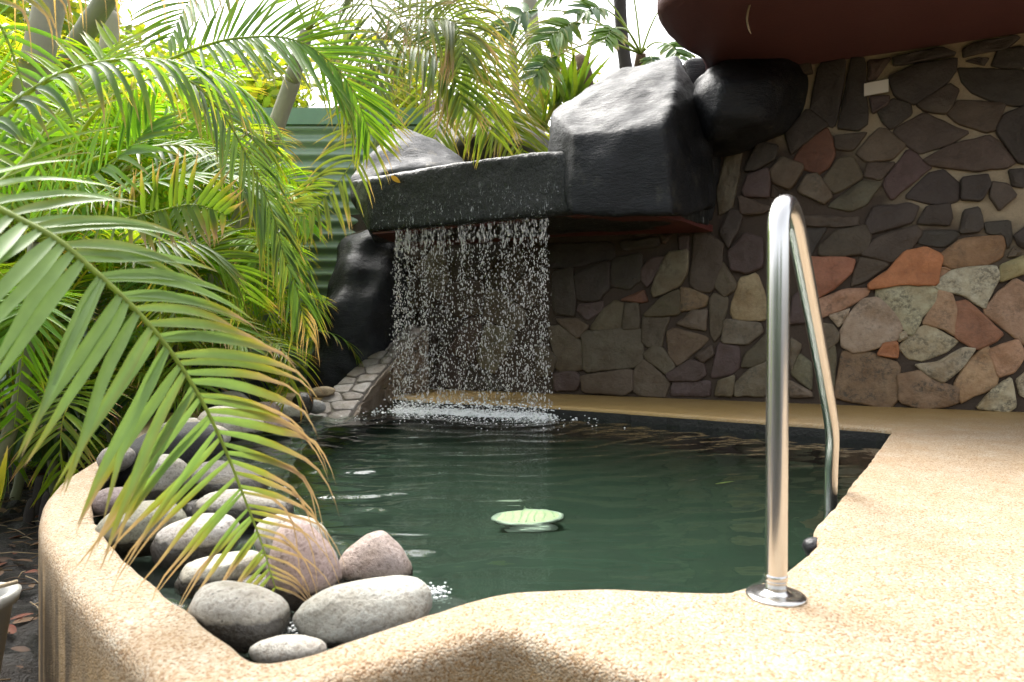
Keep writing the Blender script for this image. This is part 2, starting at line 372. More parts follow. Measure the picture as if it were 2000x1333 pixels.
# the one crisp corner of the pool is rebuilt after smoothing by a light relaxation only
outer_px = [(985, 1230)]
nc = G(985, 1228); WD = Vector((.9034, -.4289)); WN = Vector((-.4289, -.9034)); W0 = Vector((1.10, 6.72))
outer = [(nc.x, nc.y), (G(1300, 1333).x, G(1300, 1333).y), (.62, .92), (1.5, .25), (2.6, -1.2), (4.5, -2.0), (9, -2.0), (9, 3.2)]
for s in (6.0, 3, 0, -2.0, -3.6): p = W0 + WD * s - WN * .12; outer.append((p.x, p.y))
outer += [(-2.6, 7.6), (-2.75, 6.2), (-2.62, 5.2)]
for (u, v) in [(270, 838), (195, 888), (120, 935), (85, 975), (76, 1010), (82, 1048), (135, 1141), (216, 1236), (280, 1312)]:
    outer.append((G(u, v).x, G(u, v).y))
outer += [(-.555, 1.13), (-.47, 1.10), (-.385, 1.17), (-.30, 1.245)]
if poly_area(outer) < 0: outer = outer[::-1]
outer = resample(chaikin(resample(outer, .12), 2), .05)

def jit(p, a, sc):                           # hand-trowelled edge
    out = []
    for x, y in p:
        out.append((x + a * fbm((x, y, 3), sc, 3), y + a * fbm((x, y, 9), sc, 3)))
    return out
outer = [(x + .010 * fbm((x, y, 3), 1.6, 1), y + .010 * fbm((x, y, 9), 1.6, 1)) for x, y in outer]; pool = jit(pool, .010, 7)
rO, rP = .045, .022
V, Fc = [], []
def ring(loop, z):
    i0 = len(V)
    for x, y in loop: V.append((x, y, z))
    return list(range(i0, len(V)))
def strip(a, b, flip=False):
    n = len(a)
    for i in range(n):
        j = (i + 1) % n
        q = (a[i], a[j], b[j], b[i]); Fc.append(q[::-1] if flip else q)
def prof(loop, r, sgn, zlow, nseg=5):        # ring from zlow up and over the rounded edge
    rs = [ring(loop, zlow)]
    for k in range(nseg + 1):
        th = math.pi / 2 * k / nseg
        rs.append(ring(offset_loop(loop, sgn * r * (1 - math.cos(th))), -r + r * math.sin(th)))
    return rs
ro = prof(outer, rO, +1, ZG - .1); rp = prof(pool, rP, -1, -.03)
for rs, fl in ((ro, False), (rp, True)):
    for a, b_ in zip(rs, rs[1:]): strip(a, b_, fl)
tess = geometry.tessellate_polygon([[Vector(V[i]) for i in ro[-1]], [Vector(V[i]) for i in rp[-1]]])
idx = ro[-1] + rp[-1]
for t in tess:
    a, b_, c_ = (Vector(V[idx[k]]) for k in t)
    f = tuple(idx[k] for k in t)
    Fc.append(f if (b_ - a).cross(c_ - a).z > 0 else f[::-1])
deck = mk('pool_deck', V, Fc, M['agg']); deck['kind'] = 'structure'

V, Fc = [], []
w0 = ring(pool, -.03); w1 = ring(pool, -1.02); strip(w1, w0, True); Fc.append(tuple(w1))
basin = mk('pool_basin', V, Fc, M['basin'], smooth=False); basin['kind'] = 'structure'
basin.data.materials.append(M['poolwall'])
for p in basin.data.polygons:
    if len(p.vertices) == 4: p.material_index = 1
wl_ = offset_loop(pool, -.004)
wpts = list(wl_); wed = [(i, (i + 1) % len(wl_)) for i in range(len(wl_))]
pn = np.array(pool); gy = pn[:, 1].min()
while gy < pn[:, 1].max():
    st_ = .026 if gy < 3 else .032
    gx = pn[:, 0].min()
    while gx < pn[:, 0].max():
        if inpoly(gx, gy, pool): wpts.append((gx + rnd.uniform(-.006, .006), gy + rnd.uniform(-.006, .006)))
        gx += st_
    gy += st_
wcv, _, wcf, *_ = geometry.delaunay_2d_cdt([Vector(p) for p in wpts], wed, [], 0, 1e-5)
def wave(x, y):                              # rings spreading from the fall, breaking up into chop
    d = math.hypot(x + .3, (y - 6.2) * 1.0); j = fbm((x, y, 1), 1.3, 2)
    amp = .0022 + .0042 * math.exp(-d / 1.6)
    h = 1.5 * amp * (.4 + .6 * (1 - smoothstep(-.9, .4, x)) + .3 * math.exp(-d)) * (math.sin(d * 30 + j * 7) + .8 * math.sin(d * 19 + j * 5 + x * 3)) + .0036 * fbm((x * .55, y * 2.4, 4), 4.2, 2) * (.3 + 2.0 * (1 - smoothstep(-.9, .25, x))) + .0012 * fbm((x, y, 8), 12, 2) + .0058 * (.12 + 1 - smoothstep(-.9, .1, x)) * fbm((x * 1.5, y * 6.0, 2), 3.2, 2)
    return h
water = mk('water', [(p.x, p.y, ZW + wave(p.x, p.y)) for p in wcv], [tuple(f) for f in wcf if inpoly(sum(wcv[i].x for i in f) / 3, sum(wcv[i].y for i in f) / 3, wl_)], M['water'], smooth=True); water['kind'] = 'structure'

def prism(name, poly, z0, z1, mat, parent=None, bev=.02, smooth=False):
    if poly_area(poly) < 0: poly = poly[::-1]
    bm = bmesh.new(); vs_ = [bm.verts.new((x, y, z0)) for x, y in poly]; f = bm.faces.new(vs_)
    ex = bmesh.ops.extrude_face_region(bm, geom=[f])
    for v in ex['geom']:
        if isinstance(v, bmesh.types.BMVert): v.co.z = z1
    bmesh.ops.recalc_face_normals(bm, faces=bm.faces)
    if bev: bmesh.ops.bevel(bm, geom=[e for e in bm.edges if all(abs(v.co.z - z1) < 1e-5 for v in e.verts)], offset=bev, segments=2, affect='EDGES')
    me = bpy.data.meshes.new(name); bm.to_mesh(me); bm.free(); me.materials.append(mat)
    o = link(name, me, parent); return o
leftloop = [(x, y) for x, y in pool]
shelf_poly = [(.02, 1.55), (-.06, 1.86), (-.30, 2.14), (-.70, 2.62), (-1.05, 3.3), (-1.25, 4.2), (-1.35, 5.2), (-1.2, 6.0), (-1.9, 6.35), (-2.1, 5.6),
              (-2.2, 4.9), (-1.95, 3.7), (-1.62, 2.9), (-1.44, 2.45), (-1.15, 1.98), (-.75, 1.53), (-.5, 1.29), (-.2, 1.5)]
prism('rock_shelf', shelf_poly, -1.0, -.19, M['shelf'], bev=.03)['kind'] = 'structure'
prism('pool_step', [(-.05, 1.6), (.0, 1.95), (.45, 2.02), (.85, 2.35), (1.0, 2.2), (.8, 1.95), (.5, 1.62)], -1.0, -.38, mat_simple('grey_pool_step', (.055, .050, .042), .6, 0, .4, 14, .5), bev=.03)['kind'] = 'structure'

# ground with a hole where the deck stands
hole = offset_loop(outer, .03)[::2]
pts = [(-150, -150), (150, -150), (150, 150), (-150, 150)]; nb4 = 4
edges = [(0, 1), (1, 2), (2, 3), (3, 0)]
h0 = len(pts); pts += hole; edges += [(h0 + i, h0 + (i + 1) % len(hole)) for i in range(len(hole))]
y = .6
while y < 9.5:
    x = -7.5
    while x < .5:
        if not inpoly(x, y, outer): pts.append((x + rnd.uniform(-.03, .03), y + rnd.uniform(-.03, .03)))
        x += .09 if y < 6 and x > -4.5 else .22
    y += .09 if y < 6 else .22
cv, ce, cf, *_ = geometry.delaunay_2d_cdt([Vector(p) for p in pts], edges, [], 0, 1e-5)
gz = []
for p in cv:
    near = 1 if (-8 < p.x < 1 and .3 < p.y < 10) else 0
    gz.append((p.x, p.y, ZG + near * (.04 * fbm((p.x, p.y, 0), 3.0, 4) + .05 * fbm((p.x, p.y, 5), 9, 3)) + .35 * near * smoothstep(4.5, 8, p.y)))
gf = []
for f in cf:
    cx = sum(cv[i].x for i in f) / 3; cyy = sum(cv[i].y for i in f) / 3
    if not inpoly(cx, cyy, hole): gf.append(tuple(f) if True else f)
ground = mk('ground', gz, gf, M['soil']); ground['kind'] = 'structure'

# ------------------------------------------------------------------ the crazy-paved stone wall
def wall_hit(u, v):
    r = Vector(((u - 1000) / F, 1, -(v - HOR) / F)); n3 = Vector((WN.x, WN.y, 0)); p0 = Vector((W0.x, W0.y, 0))
    p = r * (n3.dot(p0) / n3.dot(r)); s = (p.x - W0.x) * WD.x + (p.y - W0.y) * WD.y
    return s, p.z + CAMZ
def wall_pt(s, z, d=0.0):
    return Vector((W0.x + WD.x * s + WN.x * d, W0.y + WD.y * s + WN.y * d, z))
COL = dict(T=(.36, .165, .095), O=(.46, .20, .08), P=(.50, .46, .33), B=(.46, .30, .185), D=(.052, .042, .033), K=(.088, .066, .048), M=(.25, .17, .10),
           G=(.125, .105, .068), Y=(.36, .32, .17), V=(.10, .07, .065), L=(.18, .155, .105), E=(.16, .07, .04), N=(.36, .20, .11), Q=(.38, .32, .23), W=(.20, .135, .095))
# outlines of the stones one can tell apart (photo measurements, brought onto the wall plane)
TRACED = []
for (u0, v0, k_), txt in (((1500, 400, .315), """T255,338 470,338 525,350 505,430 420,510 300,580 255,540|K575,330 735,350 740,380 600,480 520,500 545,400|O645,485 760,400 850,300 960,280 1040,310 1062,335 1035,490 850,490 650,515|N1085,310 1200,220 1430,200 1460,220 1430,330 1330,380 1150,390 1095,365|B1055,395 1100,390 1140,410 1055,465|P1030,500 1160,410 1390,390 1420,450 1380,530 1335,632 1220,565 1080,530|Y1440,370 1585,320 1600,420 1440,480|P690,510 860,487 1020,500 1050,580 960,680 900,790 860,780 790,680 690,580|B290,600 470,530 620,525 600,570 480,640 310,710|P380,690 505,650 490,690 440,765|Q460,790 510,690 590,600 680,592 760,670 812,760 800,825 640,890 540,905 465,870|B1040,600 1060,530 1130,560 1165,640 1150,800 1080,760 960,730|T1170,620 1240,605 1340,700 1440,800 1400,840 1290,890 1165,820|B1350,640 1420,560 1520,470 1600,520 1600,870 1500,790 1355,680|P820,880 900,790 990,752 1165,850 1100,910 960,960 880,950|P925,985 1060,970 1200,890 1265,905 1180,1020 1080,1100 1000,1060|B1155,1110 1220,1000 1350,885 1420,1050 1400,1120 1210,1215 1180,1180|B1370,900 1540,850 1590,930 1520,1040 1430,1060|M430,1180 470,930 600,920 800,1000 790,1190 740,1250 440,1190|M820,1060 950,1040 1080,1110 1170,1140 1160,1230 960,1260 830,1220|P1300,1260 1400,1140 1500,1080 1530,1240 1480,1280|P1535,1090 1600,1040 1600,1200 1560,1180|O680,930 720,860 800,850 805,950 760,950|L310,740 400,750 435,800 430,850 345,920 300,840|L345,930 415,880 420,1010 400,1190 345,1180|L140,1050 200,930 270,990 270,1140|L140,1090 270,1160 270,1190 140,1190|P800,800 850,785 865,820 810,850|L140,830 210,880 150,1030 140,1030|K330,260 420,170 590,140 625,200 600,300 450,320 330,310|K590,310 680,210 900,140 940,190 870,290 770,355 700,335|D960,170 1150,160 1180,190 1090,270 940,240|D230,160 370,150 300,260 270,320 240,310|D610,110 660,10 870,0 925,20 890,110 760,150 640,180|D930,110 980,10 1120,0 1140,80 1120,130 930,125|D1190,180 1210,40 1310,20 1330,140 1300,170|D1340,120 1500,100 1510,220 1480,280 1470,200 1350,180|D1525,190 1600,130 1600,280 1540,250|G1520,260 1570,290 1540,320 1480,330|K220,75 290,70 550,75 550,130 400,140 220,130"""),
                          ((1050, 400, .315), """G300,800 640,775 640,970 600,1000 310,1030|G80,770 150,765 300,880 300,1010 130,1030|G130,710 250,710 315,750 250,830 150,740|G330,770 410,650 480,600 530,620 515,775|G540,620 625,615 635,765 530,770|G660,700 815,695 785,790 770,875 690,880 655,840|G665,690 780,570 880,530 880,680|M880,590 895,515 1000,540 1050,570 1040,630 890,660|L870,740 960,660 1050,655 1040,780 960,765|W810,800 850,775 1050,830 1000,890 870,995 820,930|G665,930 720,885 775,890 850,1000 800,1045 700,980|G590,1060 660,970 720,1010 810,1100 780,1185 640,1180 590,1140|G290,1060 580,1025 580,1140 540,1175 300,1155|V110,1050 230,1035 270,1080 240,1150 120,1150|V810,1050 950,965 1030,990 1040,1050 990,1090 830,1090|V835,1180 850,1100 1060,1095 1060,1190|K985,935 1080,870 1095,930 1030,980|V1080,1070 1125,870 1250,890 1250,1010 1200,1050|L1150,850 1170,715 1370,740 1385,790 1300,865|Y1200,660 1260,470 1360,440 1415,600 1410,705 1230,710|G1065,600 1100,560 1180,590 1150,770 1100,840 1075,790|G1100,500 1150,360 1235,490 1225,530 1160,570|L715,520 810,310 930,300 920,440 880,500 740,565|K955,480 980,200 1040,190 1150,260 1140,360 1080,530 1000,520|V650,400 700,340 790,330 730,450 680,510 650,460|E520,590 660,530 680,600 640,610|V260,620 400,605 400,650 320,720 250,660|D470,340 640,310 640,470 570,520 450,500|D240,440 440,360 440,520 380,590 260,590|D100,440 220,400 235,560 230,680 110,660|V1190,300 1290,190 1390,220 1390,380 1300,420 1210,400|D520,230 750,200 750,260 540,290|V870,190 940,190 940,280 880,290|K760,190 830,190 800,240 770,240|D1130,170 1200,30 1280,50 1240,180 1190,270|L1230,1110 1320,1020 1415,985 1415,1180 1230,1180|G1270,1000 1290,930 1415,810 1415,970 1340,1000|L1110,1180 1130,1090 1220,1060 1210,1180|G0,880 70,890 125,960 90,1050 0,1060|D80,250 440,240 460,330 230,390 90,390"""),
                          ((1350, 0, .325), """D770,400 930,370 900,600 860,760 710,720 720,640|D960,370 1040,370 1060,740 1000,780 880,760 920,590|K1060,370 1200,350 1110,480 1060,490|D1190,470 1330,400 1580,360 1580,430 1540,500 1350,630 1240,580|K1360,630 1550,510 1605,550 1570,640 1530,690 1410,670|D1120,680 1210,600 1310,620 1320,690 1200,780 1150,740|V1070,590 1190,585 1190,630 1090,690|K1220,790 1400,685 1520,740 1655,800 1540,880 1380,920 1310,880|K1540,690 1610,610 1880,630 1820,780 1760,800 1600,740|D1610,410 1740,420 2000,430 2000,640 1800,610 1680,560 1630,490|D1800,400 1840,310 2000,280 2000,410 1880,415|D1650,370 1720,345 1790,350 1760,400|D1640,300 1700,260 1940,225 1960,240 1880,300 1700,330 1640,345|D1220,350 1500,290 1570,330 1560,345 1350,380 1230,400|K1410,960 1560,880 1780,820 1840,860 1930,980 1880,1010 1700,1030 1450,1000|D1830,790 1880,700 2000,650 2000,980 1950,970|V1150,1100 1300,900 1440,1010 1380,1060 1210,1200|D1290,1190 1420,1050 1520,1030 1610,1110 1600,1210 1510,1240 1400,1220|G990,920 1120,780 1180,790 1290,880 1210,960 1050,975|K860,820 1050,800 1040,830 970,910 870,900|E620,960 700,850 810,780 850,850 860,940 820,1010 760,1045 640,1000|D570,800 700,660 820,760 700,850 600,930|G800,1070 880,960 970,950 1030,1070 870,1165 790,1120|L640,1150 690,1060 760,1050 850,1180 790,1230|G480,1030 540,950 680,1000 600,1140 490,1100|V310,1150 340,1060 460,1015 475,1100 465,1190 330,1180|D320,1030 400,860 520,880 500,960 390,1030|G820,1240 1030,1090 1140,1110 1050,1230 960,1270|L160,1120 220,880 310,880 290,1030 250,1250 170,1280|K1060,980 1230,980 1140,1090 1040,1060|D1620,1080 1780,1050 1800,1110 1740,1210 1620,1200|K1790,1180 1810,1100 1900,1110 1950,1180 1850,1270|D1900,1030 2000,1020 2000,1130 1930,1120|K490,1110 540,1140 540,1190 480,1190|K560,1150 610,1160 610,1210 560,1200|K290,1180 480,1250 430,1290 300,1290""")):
    for t in txt.split('|'):
        TRACED.append((t[0], [wall_hit(u0 + k_ * float(q.split(',')[0]), v0 + k_ * float(q.split(',')[1])) for q in t[1:].split()]))
CENT = [(sum(a for a, b in p) / len(p), sum(b for a, b in p) / len(p)) for _, p in TRACED]
S = []
def near(s, z, d): return any((s - a) ** 2 + (z - b) ** 2 < d * d for a, b, _ in S)
for d_ in (.36, .22):                        # the rest of the wall: large stones first, small ones in the gaps
    for _ in range(900):
        s, z = rnd.uniform(-3.2, 5.8), rnd.uniform(.0, 3.2)
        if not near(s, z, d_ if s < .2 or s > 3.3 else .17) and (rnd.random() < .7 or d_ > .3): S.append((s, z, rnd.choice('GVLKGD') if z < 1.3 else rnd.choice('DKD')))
def clip(poly, a, b, c):                     # keep a*x+b*y <= c
    out = []
    for i in range(len(poly)):
        p, q = poly[i], poly[(i + 1) % len(poly)]; dp, dq = a * p[0] + b * p[1] - c, a * q[0] + b * q[1] - c
        if dp <= 0: out.append(p)
        if (dp < 0) != (dq < 0) and abs(dp - dq) > 1e-12:
            t = dp / (dp - dq); out.append((p[0] + (q[0] - p[0]) * t, p[1] + (q[1] - p[1]) * t))
    return out
def cells(S, box, gapf, reach=1.4):
    for i, sd_ in enumerate(S):
        s, z = sd_[0], sd_[1]; g = gapf(s, z)
        x0, y0, x1, y1 = box; poly = [(x0 + g, y0 + g), (x1 - g, y0 + g), (x1 - g, y1 - g), (x0 + g, y1 - g)]
        for j, o2 in enumerate(S):
            if i == j: continue
            dx, dy = o2[0] - s, o2[1] - z; d = math.hypot(dx, dy)
            if d > reach or d < 1e-6: continue
            # mortar joints wander: each pair has its own joint position and lean
            rr = random.Random(min(i, j) * 7919 + max(i, j)); w = rr.uniform(-.09, .09) * (1 if i < j else -1); rot = rr.uniform(-.22, .22)
            ax, ay = dx / d, dy / d; ca, sa = math.cos(rot), math.sin(rot); ax, ay = ax * ca - ay * sa, ax * sa + ay * ca
            mx, my = s + dx * (.5 + w), z + dy * (.5 + w)
            poly = clip(poly, ax, ay, ax * mx + ay * my - g * rr.uniform(.7, 1.4))
            if len(poly) < 3: break
        if len(poly) >= 3 and abs(poly_area(poly)) > .0012: yield i, sd_, poly
def stone_mesh(poly, depth, to3, rr, bev=.012, seg=.07):
    """a flat-faced stone: irregular outline, rounded arris, slightly domed face"""
    if poly_area(poly) < 0: poly = poly[::-1]
    p = []
    for i in range(len(poly)):
        a, b = poly[i], poly[(i + 1) % len(poly)]; p += [(a[0] * .90 + b[0] * .10, a[1] * .90 + b[1] * .10), (a[0] * .10 + b[0] * .90, a[1] * .10 + b[1] * .90)]
    p = resample(p, seg)
    cx = sum(a for a, b in p) / len(p); cy_ = sum(b for a, b in p) / len(p)
    o = rr.uniform(0, 50)
    p = [(a + .010 * fbm((a * 9 + o, b * 9, o), 1, 2), b + .010 * fbm((a * 9, b * 9 + o, o), 1, 2)) for a, b in p]
    tiltx, tilty = rr.uniform(-.035, .035), rr.uniform(-.035, .035)
    def d3(a, b, d): return to3(a, b, d + (a - cx) * tiltx + (b - cy_) * tilty)
    V, Fc, n = [], [], len(p)
    for sc, d in ((0, -.012), (0, depth - bev), (bev * .4, depth - bev * .25), (bev * 1.5, depth)):
        for a, b in p:
            l_ = math.hypot(a - cx, b - cy_) or 1; k = max(.05, 1 - sc / l_); V.append(d3(cx + (a - cx) * k, cy_ + (b - cy_) * k, d))
    for r_ in range(3):
        for i in range(n):
            j = (i + 1) % n; Fc.append((r_ * n + i, r_ * n + j, (r_ + 1) * n + j, (r_ + 1) * n + i))
    for k in (.62, .3):
        for a, b in p: x_, y_ = cx + (a - cx) * k, cy_ + (b - cy_) * k; V.append(d3(x_, y_, depth + .018 * fbm((x_ * 6 + o, y_ * 6, o), 1, 3) + .002))
    for r_ in (3, 4):
        for i in range(n):
            j = (i + 1) % n; Fc.append((r_ * n + i, r_ * n + j, (r_ + 1) * n + j, (r_ + 1) * n + i))
    V.append(d3(cx, cy_, depth + rr.uniform(-.004, .007))); c = len(V) - 1
    for i in range(n): Fc.append((5 * n + i, 5 * n + (i + 1) % n, c))
    return V, Fc
wall = thing('stone_wall', 'crazy-paved stone wall of grey and terracotta stones behind the pool', 'wall', wall_pt(0, 0))
WS, WT = wall_hit(1392, 300)[0], 1.93         # left of the black blocks the wall is only as high as the trough
V = [wall_pt(s, z, d) for d in (0, -.4) for s, z in ((-3.4, -.3), (6.0, -.3), (6.0, 3.4), (WS, 3.4), (WS, WT), (-3.4, WT))]
mk('mortar_backing', V, [(0, 1, 2, 3, 4, 5), (11, 10, 9, 8, 7, 6)] + [(i, i + 6, (i + 1) % 6 + 6, (i + 1) % 6) for i in range(6)], M['mortar'], wall, smooth=False)
def gapf(s, z): return .004 + .005 * smoothstep(1.3, 2.2, z) * smoothstep(.8, 1.6, s) + rnd.uniform(0, .005)
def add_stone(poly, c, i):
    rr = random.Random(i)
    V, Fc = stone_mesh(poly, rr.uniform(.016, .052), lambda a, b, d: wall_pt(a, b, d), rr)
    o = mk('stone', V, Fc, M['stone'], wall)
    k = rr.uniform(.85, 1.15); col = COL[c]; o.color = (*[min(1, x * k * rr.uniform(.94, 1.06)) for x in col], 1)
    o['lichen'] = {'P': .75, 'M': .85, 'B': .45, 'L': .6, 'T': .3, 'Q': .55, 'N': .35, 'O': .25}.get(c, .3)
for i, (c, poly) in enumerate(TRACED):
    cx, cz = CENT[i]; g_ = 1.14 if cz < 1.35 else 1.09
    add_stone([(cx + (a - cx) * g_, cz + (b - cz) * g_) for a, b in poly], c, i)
def hits(poly):
    cx = sum(a for a, b in poly) / len(poly); cz = sum(b for a, b in poly) / len(poly)
    for (tx, tz), (_, tp_) in zip(CENT, TRACED):
        if abs(tx - cx) > 1.2 or abs(tz - cz) > 1.2: continue
        if inpoly(cx, cz, tp_) or inpoly(tx, tz, poly): return True
        for k in range(len(poly)):
            a, b = poly[k], poly[(k + 1) % len(poly)]
            for f in (0, .33, .66):
                if inpoly(a[0] + (b[0] - a[0]) * f, a[1] + (b[1] - a[1]) * f, tp_): return True
        if any(inpoly(a, b, poly) for a, b in tp_): return True
    return False
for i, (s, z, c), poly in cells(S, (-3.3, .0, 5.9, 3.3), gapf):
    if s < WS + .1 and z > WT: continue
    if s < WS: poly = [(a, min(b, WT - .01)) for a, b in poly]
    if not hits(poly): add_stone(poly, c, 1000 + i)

# blank plate screwed to the wall
s, z = wall_hit(1711, 175)
V = [wall_pt(s + a, z + b + a * .06, d) for d in (.034, .05) for a, b in ((-.088, -.05), (.088, -.05), (.088, .05), (-.088, .05))]
pl = mk('wall_plate', V, [(3, 2, 1, 0), (4, 5, 6, 7), (0, 1, 5, 4), (1, 2, 6, 5), (2, 3, 7, 6), (3, 0, 4, 7)], M['white'], smooth=False, base=wall_pt(s, z, .04))
tag(pl, 'small blank white plate on the dark upper stone wall', 'sign')

# ------------------------------------------------------------------ rockwork
def hull_rock(name, pts, mat, parent=None, voxel=.035, bev=.06, lump=.03, lsc=1.6, fine=.008, fsc=7, base=None, smooth_it=4):
    bm = bmesh.new()
    for p in pts: bm.verts.new(p)
    bmesh.ops.convex_hull(bm, input=bm.verts[:])
    for v in [v for v in bm.verts if not v.link_faces]: bm.verts.remove(v)
    me = bpy.data.meshes.new('tmp'); bm.to_mesh(me); bm.free()
    o = bpy.data.objects.new('tmp', me); C.objects.link(o)
    md = o.modifiers.new('r', 'REMESH'); md.mode = 'VOXEL'; md.voxel_size = voxel
    sm = o.modifiers.new('s', 'SMOOTH'); sm.iterations = int(max(1, (bev / voxel) ** 2 * smooth_it)); sm.factor = .5
    dg = bpy.context.evaluated_depsgraph_get(); dg.update(); ev = o.evaluated_get(dg)
    m2 = bpy.data.meshes.new_from_object(ev); bpy.data.objects.remove(o); bpy.data.meshes.remove(me)
    n = len(m2.vertices); co = np.empty(n * 3); m2.vertices.foreach_get('co', co); co = co.reshape(-1, 3)
    no = np.empty(n * 3); m2.vertices.foreach_get('normal', no); no = no.reshape(-1, 3)
    d = np.array([lump * fbm(c, lsc, 2) + fine * (.5 * fbm(c, fsc, 3) - .8 * abs(fbm(c, fsc * .45, 2))) for c in co])
    co = co + no * d[:, None]
    if parent is not None: base = BASE[parent]
    if base is None: base = Vector(co.mean(0)); base.z = float(co[:, 2].min())
    co = co - np.array(base)
    m2.vertices.foreach_set('co', co.ravel()); m2.polygons.foreach_set('use_smooth', [True] * len(m2.polygons))
    m2.materials.clear(); m2.materials.append(mat); m2.name = name; m2.update()
    ob = link(name, m2, parent, (0, 0, 0) if parent is not None else base)
    BASE[ob] = Vector(base)
    return ob
def back(pts, dy, dz=0, dx=0): return [Vector((p.x + dx, p.y + dy, p.z + dz)) for p in pts]

tro = thing('waterfall_trough', 'wet black concrete trough with a red underside that spills the waterfall', 'waterfall ledge', P(900, 430, 6.1))
fr = [P(716, 348, 6.36), P(850, 334, 6.14), P(960, 306, 5.96), P(1040, 298, 5.84), P(1105, 294, 5.74), P(719, 454, 6.33), P(1105, 413, 5.72), P(1240, 408, 5.56), P(1250, 330, 5.6)]
tp = fr + back(fr[:5], .9, -.02) + [P(682, 352, 6.75), P(690, 395, 6.8), P(733, 478, 6.9), P(1392, 446, 6.32), P(1385, 330, 6.3), P(1080, 440, 6.9)]
hull_rock('trough_body', tp, M['wet'], tro, voxel=.028, bev=.028, lump=.012, lsc=1.8, fine=.012, fsc=6)
sof = [P(728, 452, 6.38), P(1105, 416, 5.79), P(1238, 411, 5.62), P(1330, 425, 6.0), P(1392, 447, 6.36), P(1076, 460, 7.12), P(800, 480, 7.2)]
V = [p + Vector((0, 0, dz)) for dz in (-.028, .03) for p in sof]; n7 = len(sof)
mk('soffit', V, [tuple(range(n7))[::-1], tuple(range(n7, 2 * n7))] + [(i, (i + 1) % n7, n7 + (i + 1) % n7, n7 + i) for i in range(n7)], M['red'], tro, smooth=False)

big = [P(1110, 420, 5.62), P(1316, 424, 5.36), P(1120, 262, 5.60), P(1296, 246, 5.36), P(1318, 205, 5.5), P(1082, 300, 5.95), P(1076, 222, 6.05), P(1092, 203, 6.15), P(1180, 150, 6.45), P(1326, 100, 6.15),
       P(1368, 190, 5.95), P(1388, 270, 6.0), P(1392, 405, 6.05), P(1345, 428, 5.62), P(1105, 320, 6.6), P(1390, 400, 6.4), P(1330, 120, 6.6), P(1200, 160, 6.8), P(1100, 230, 6.6)]
b1 = hull_rock('rockwork_block', big, M['black'], None, voxel=.03, bev=.042, lump=.045, lsc=1.7, fine=.014, fsc=6)
tag(b1, 'huge faceted black rock block with a sheen, sitting on the trough', 'rock')
r2 = [P(1360, 185, 5.8), P(1378, 130, 5.9), P(1420, 112, 5.95), P(1540, 92, 6.05), P(1590, 140, 6.15), P(1586, 200, 6.15), P(1540, 258, 6.1), P(1460, 282, 5.95), P(1385, 274, 5.85), P(1415, 165, 5.55),
      P(1510, 150, 5.6), P(1490, 235, 5.62), P(1398, 225, 5.62)]
b2 = hull_rock('rockwork_block', r2 + back(r2[:9], .5), M['black'], None, voxel=.03, bev=.05, lump=.04, lsc=2, fine=.012, fsc=6)
tag(b2, 'rounded black rock block against the stone wall under the maroon roof', 'rock')
r3 = [P(1335, 110, 6.4), P(1400, 108, 6.4), P(1400, 300, 6.3), P(1420, 330, 6.5), P(1400, 440, 6.4), P(1330, 420, 6.3), P(1330, 200, 6.3)]
b3 = hull_rock('rockwork_block', r3 + back(r3, .4), M['black'], None, voxel=.04, bev=.05)
tag(b3, 'narrow black rock wedge in the shadow between the two black blocks', 'rock')
r4 = [P(762, 252, 7.05), P(800, 250, 7.1), P(845, 272, 7.2), P(910, 308, 7.0), P(922, 325, 6.75), P(705, 318, 6.85), P(676, 352, 6.72), P(684, 395, 6.68), P(722, 350, 6.5), P(730, 480, 6.95), P(900, 400, 6.9), P(760, 330, 6.5), P(850, 330, 6.45)]
b4 = hull_rock('rockwork_block', r4 + back(r4[:6], .5), M['greyrock'], None, voxel=.03, bev=.05, lump=.05, lsc=1.8, fine=.012, fsc=6)
tag(b4, 'grey peaked rock behind the left end of the trough', 'rock')
r5 = [P(838, 222, 8.2), P(900, 198, 8.1), P(965, 200, 8.0), P(1040, 226, 8.0), P(1072, 268, 8.0), P(1075, 330, 7.8), P(830, 330, 7.8), P(930, 260, 7.5), P(1030, 275, 7.6)]
b5 = hull_rock('rockwork_block', r5 + back(r5[:6], .9), M['palerock'], None, voxel=.04, bev=.09, lump=.10, lsc=1.5, fine=.02, fsc=5)
tag(b5, 'pale lumpy rock behind the trough under hanging fronds', 'rock')
r6 = [P(808, 235, 9.0), P(818, 188, 9.0), P(895, 186, 9.1), P(920, 215, 9.0), P(920, 300, 8.9), P(790, 300, 8.9), P(850, 230, 8.7)]
b6 = hull_rock('rockwork_block', r6 + back(r6[:4], .6), M['brownrock'], None, voxel=.05, bev=.08, lump=.08)
tag(b6, 'small brown rock on top behind the pale rock', 'rock')
r7 = [P(655, 475, 7.3), P(722, 438, 7.25), P(778, 480, 7.3), P(790, 640, 7.3), P(775, 735, 7.1), P(640, 560, 6.95), P(606, 680, 6.85), P(588, 765, 6.75), P(705, 780, 6.75), P(650, 620, 6.72), P(720, 600, 6.85), P(690, 500, 7.0)]
b7 = hull_rock('rockwork_block', r7 + back(r7[:5], .6), M['black'], None, voxel=.03, bev=.09, lump=.11, lsc=2.0, fine=.018, fsc=6)
tag(b7, 'lumpy black rock column below the left end of the trough', 'rock')
r8 = [P(225, 840, 5.2), P(260, 720, 5.6), P(350, 690, 5.9), P(470, 700, 6.2), P(500, 780, 6.2), P(480, 850, 5.4), P(240, 880, 5.2)]
b8 = hull_rock('rockwork_block', r8 + back(r8, .5), M['black'], None, voxel=.04, bev=.08, lump=.06, lsc=2)
tag(b8, 'low black rock in the dark bed behind the palm frond', 'rock')

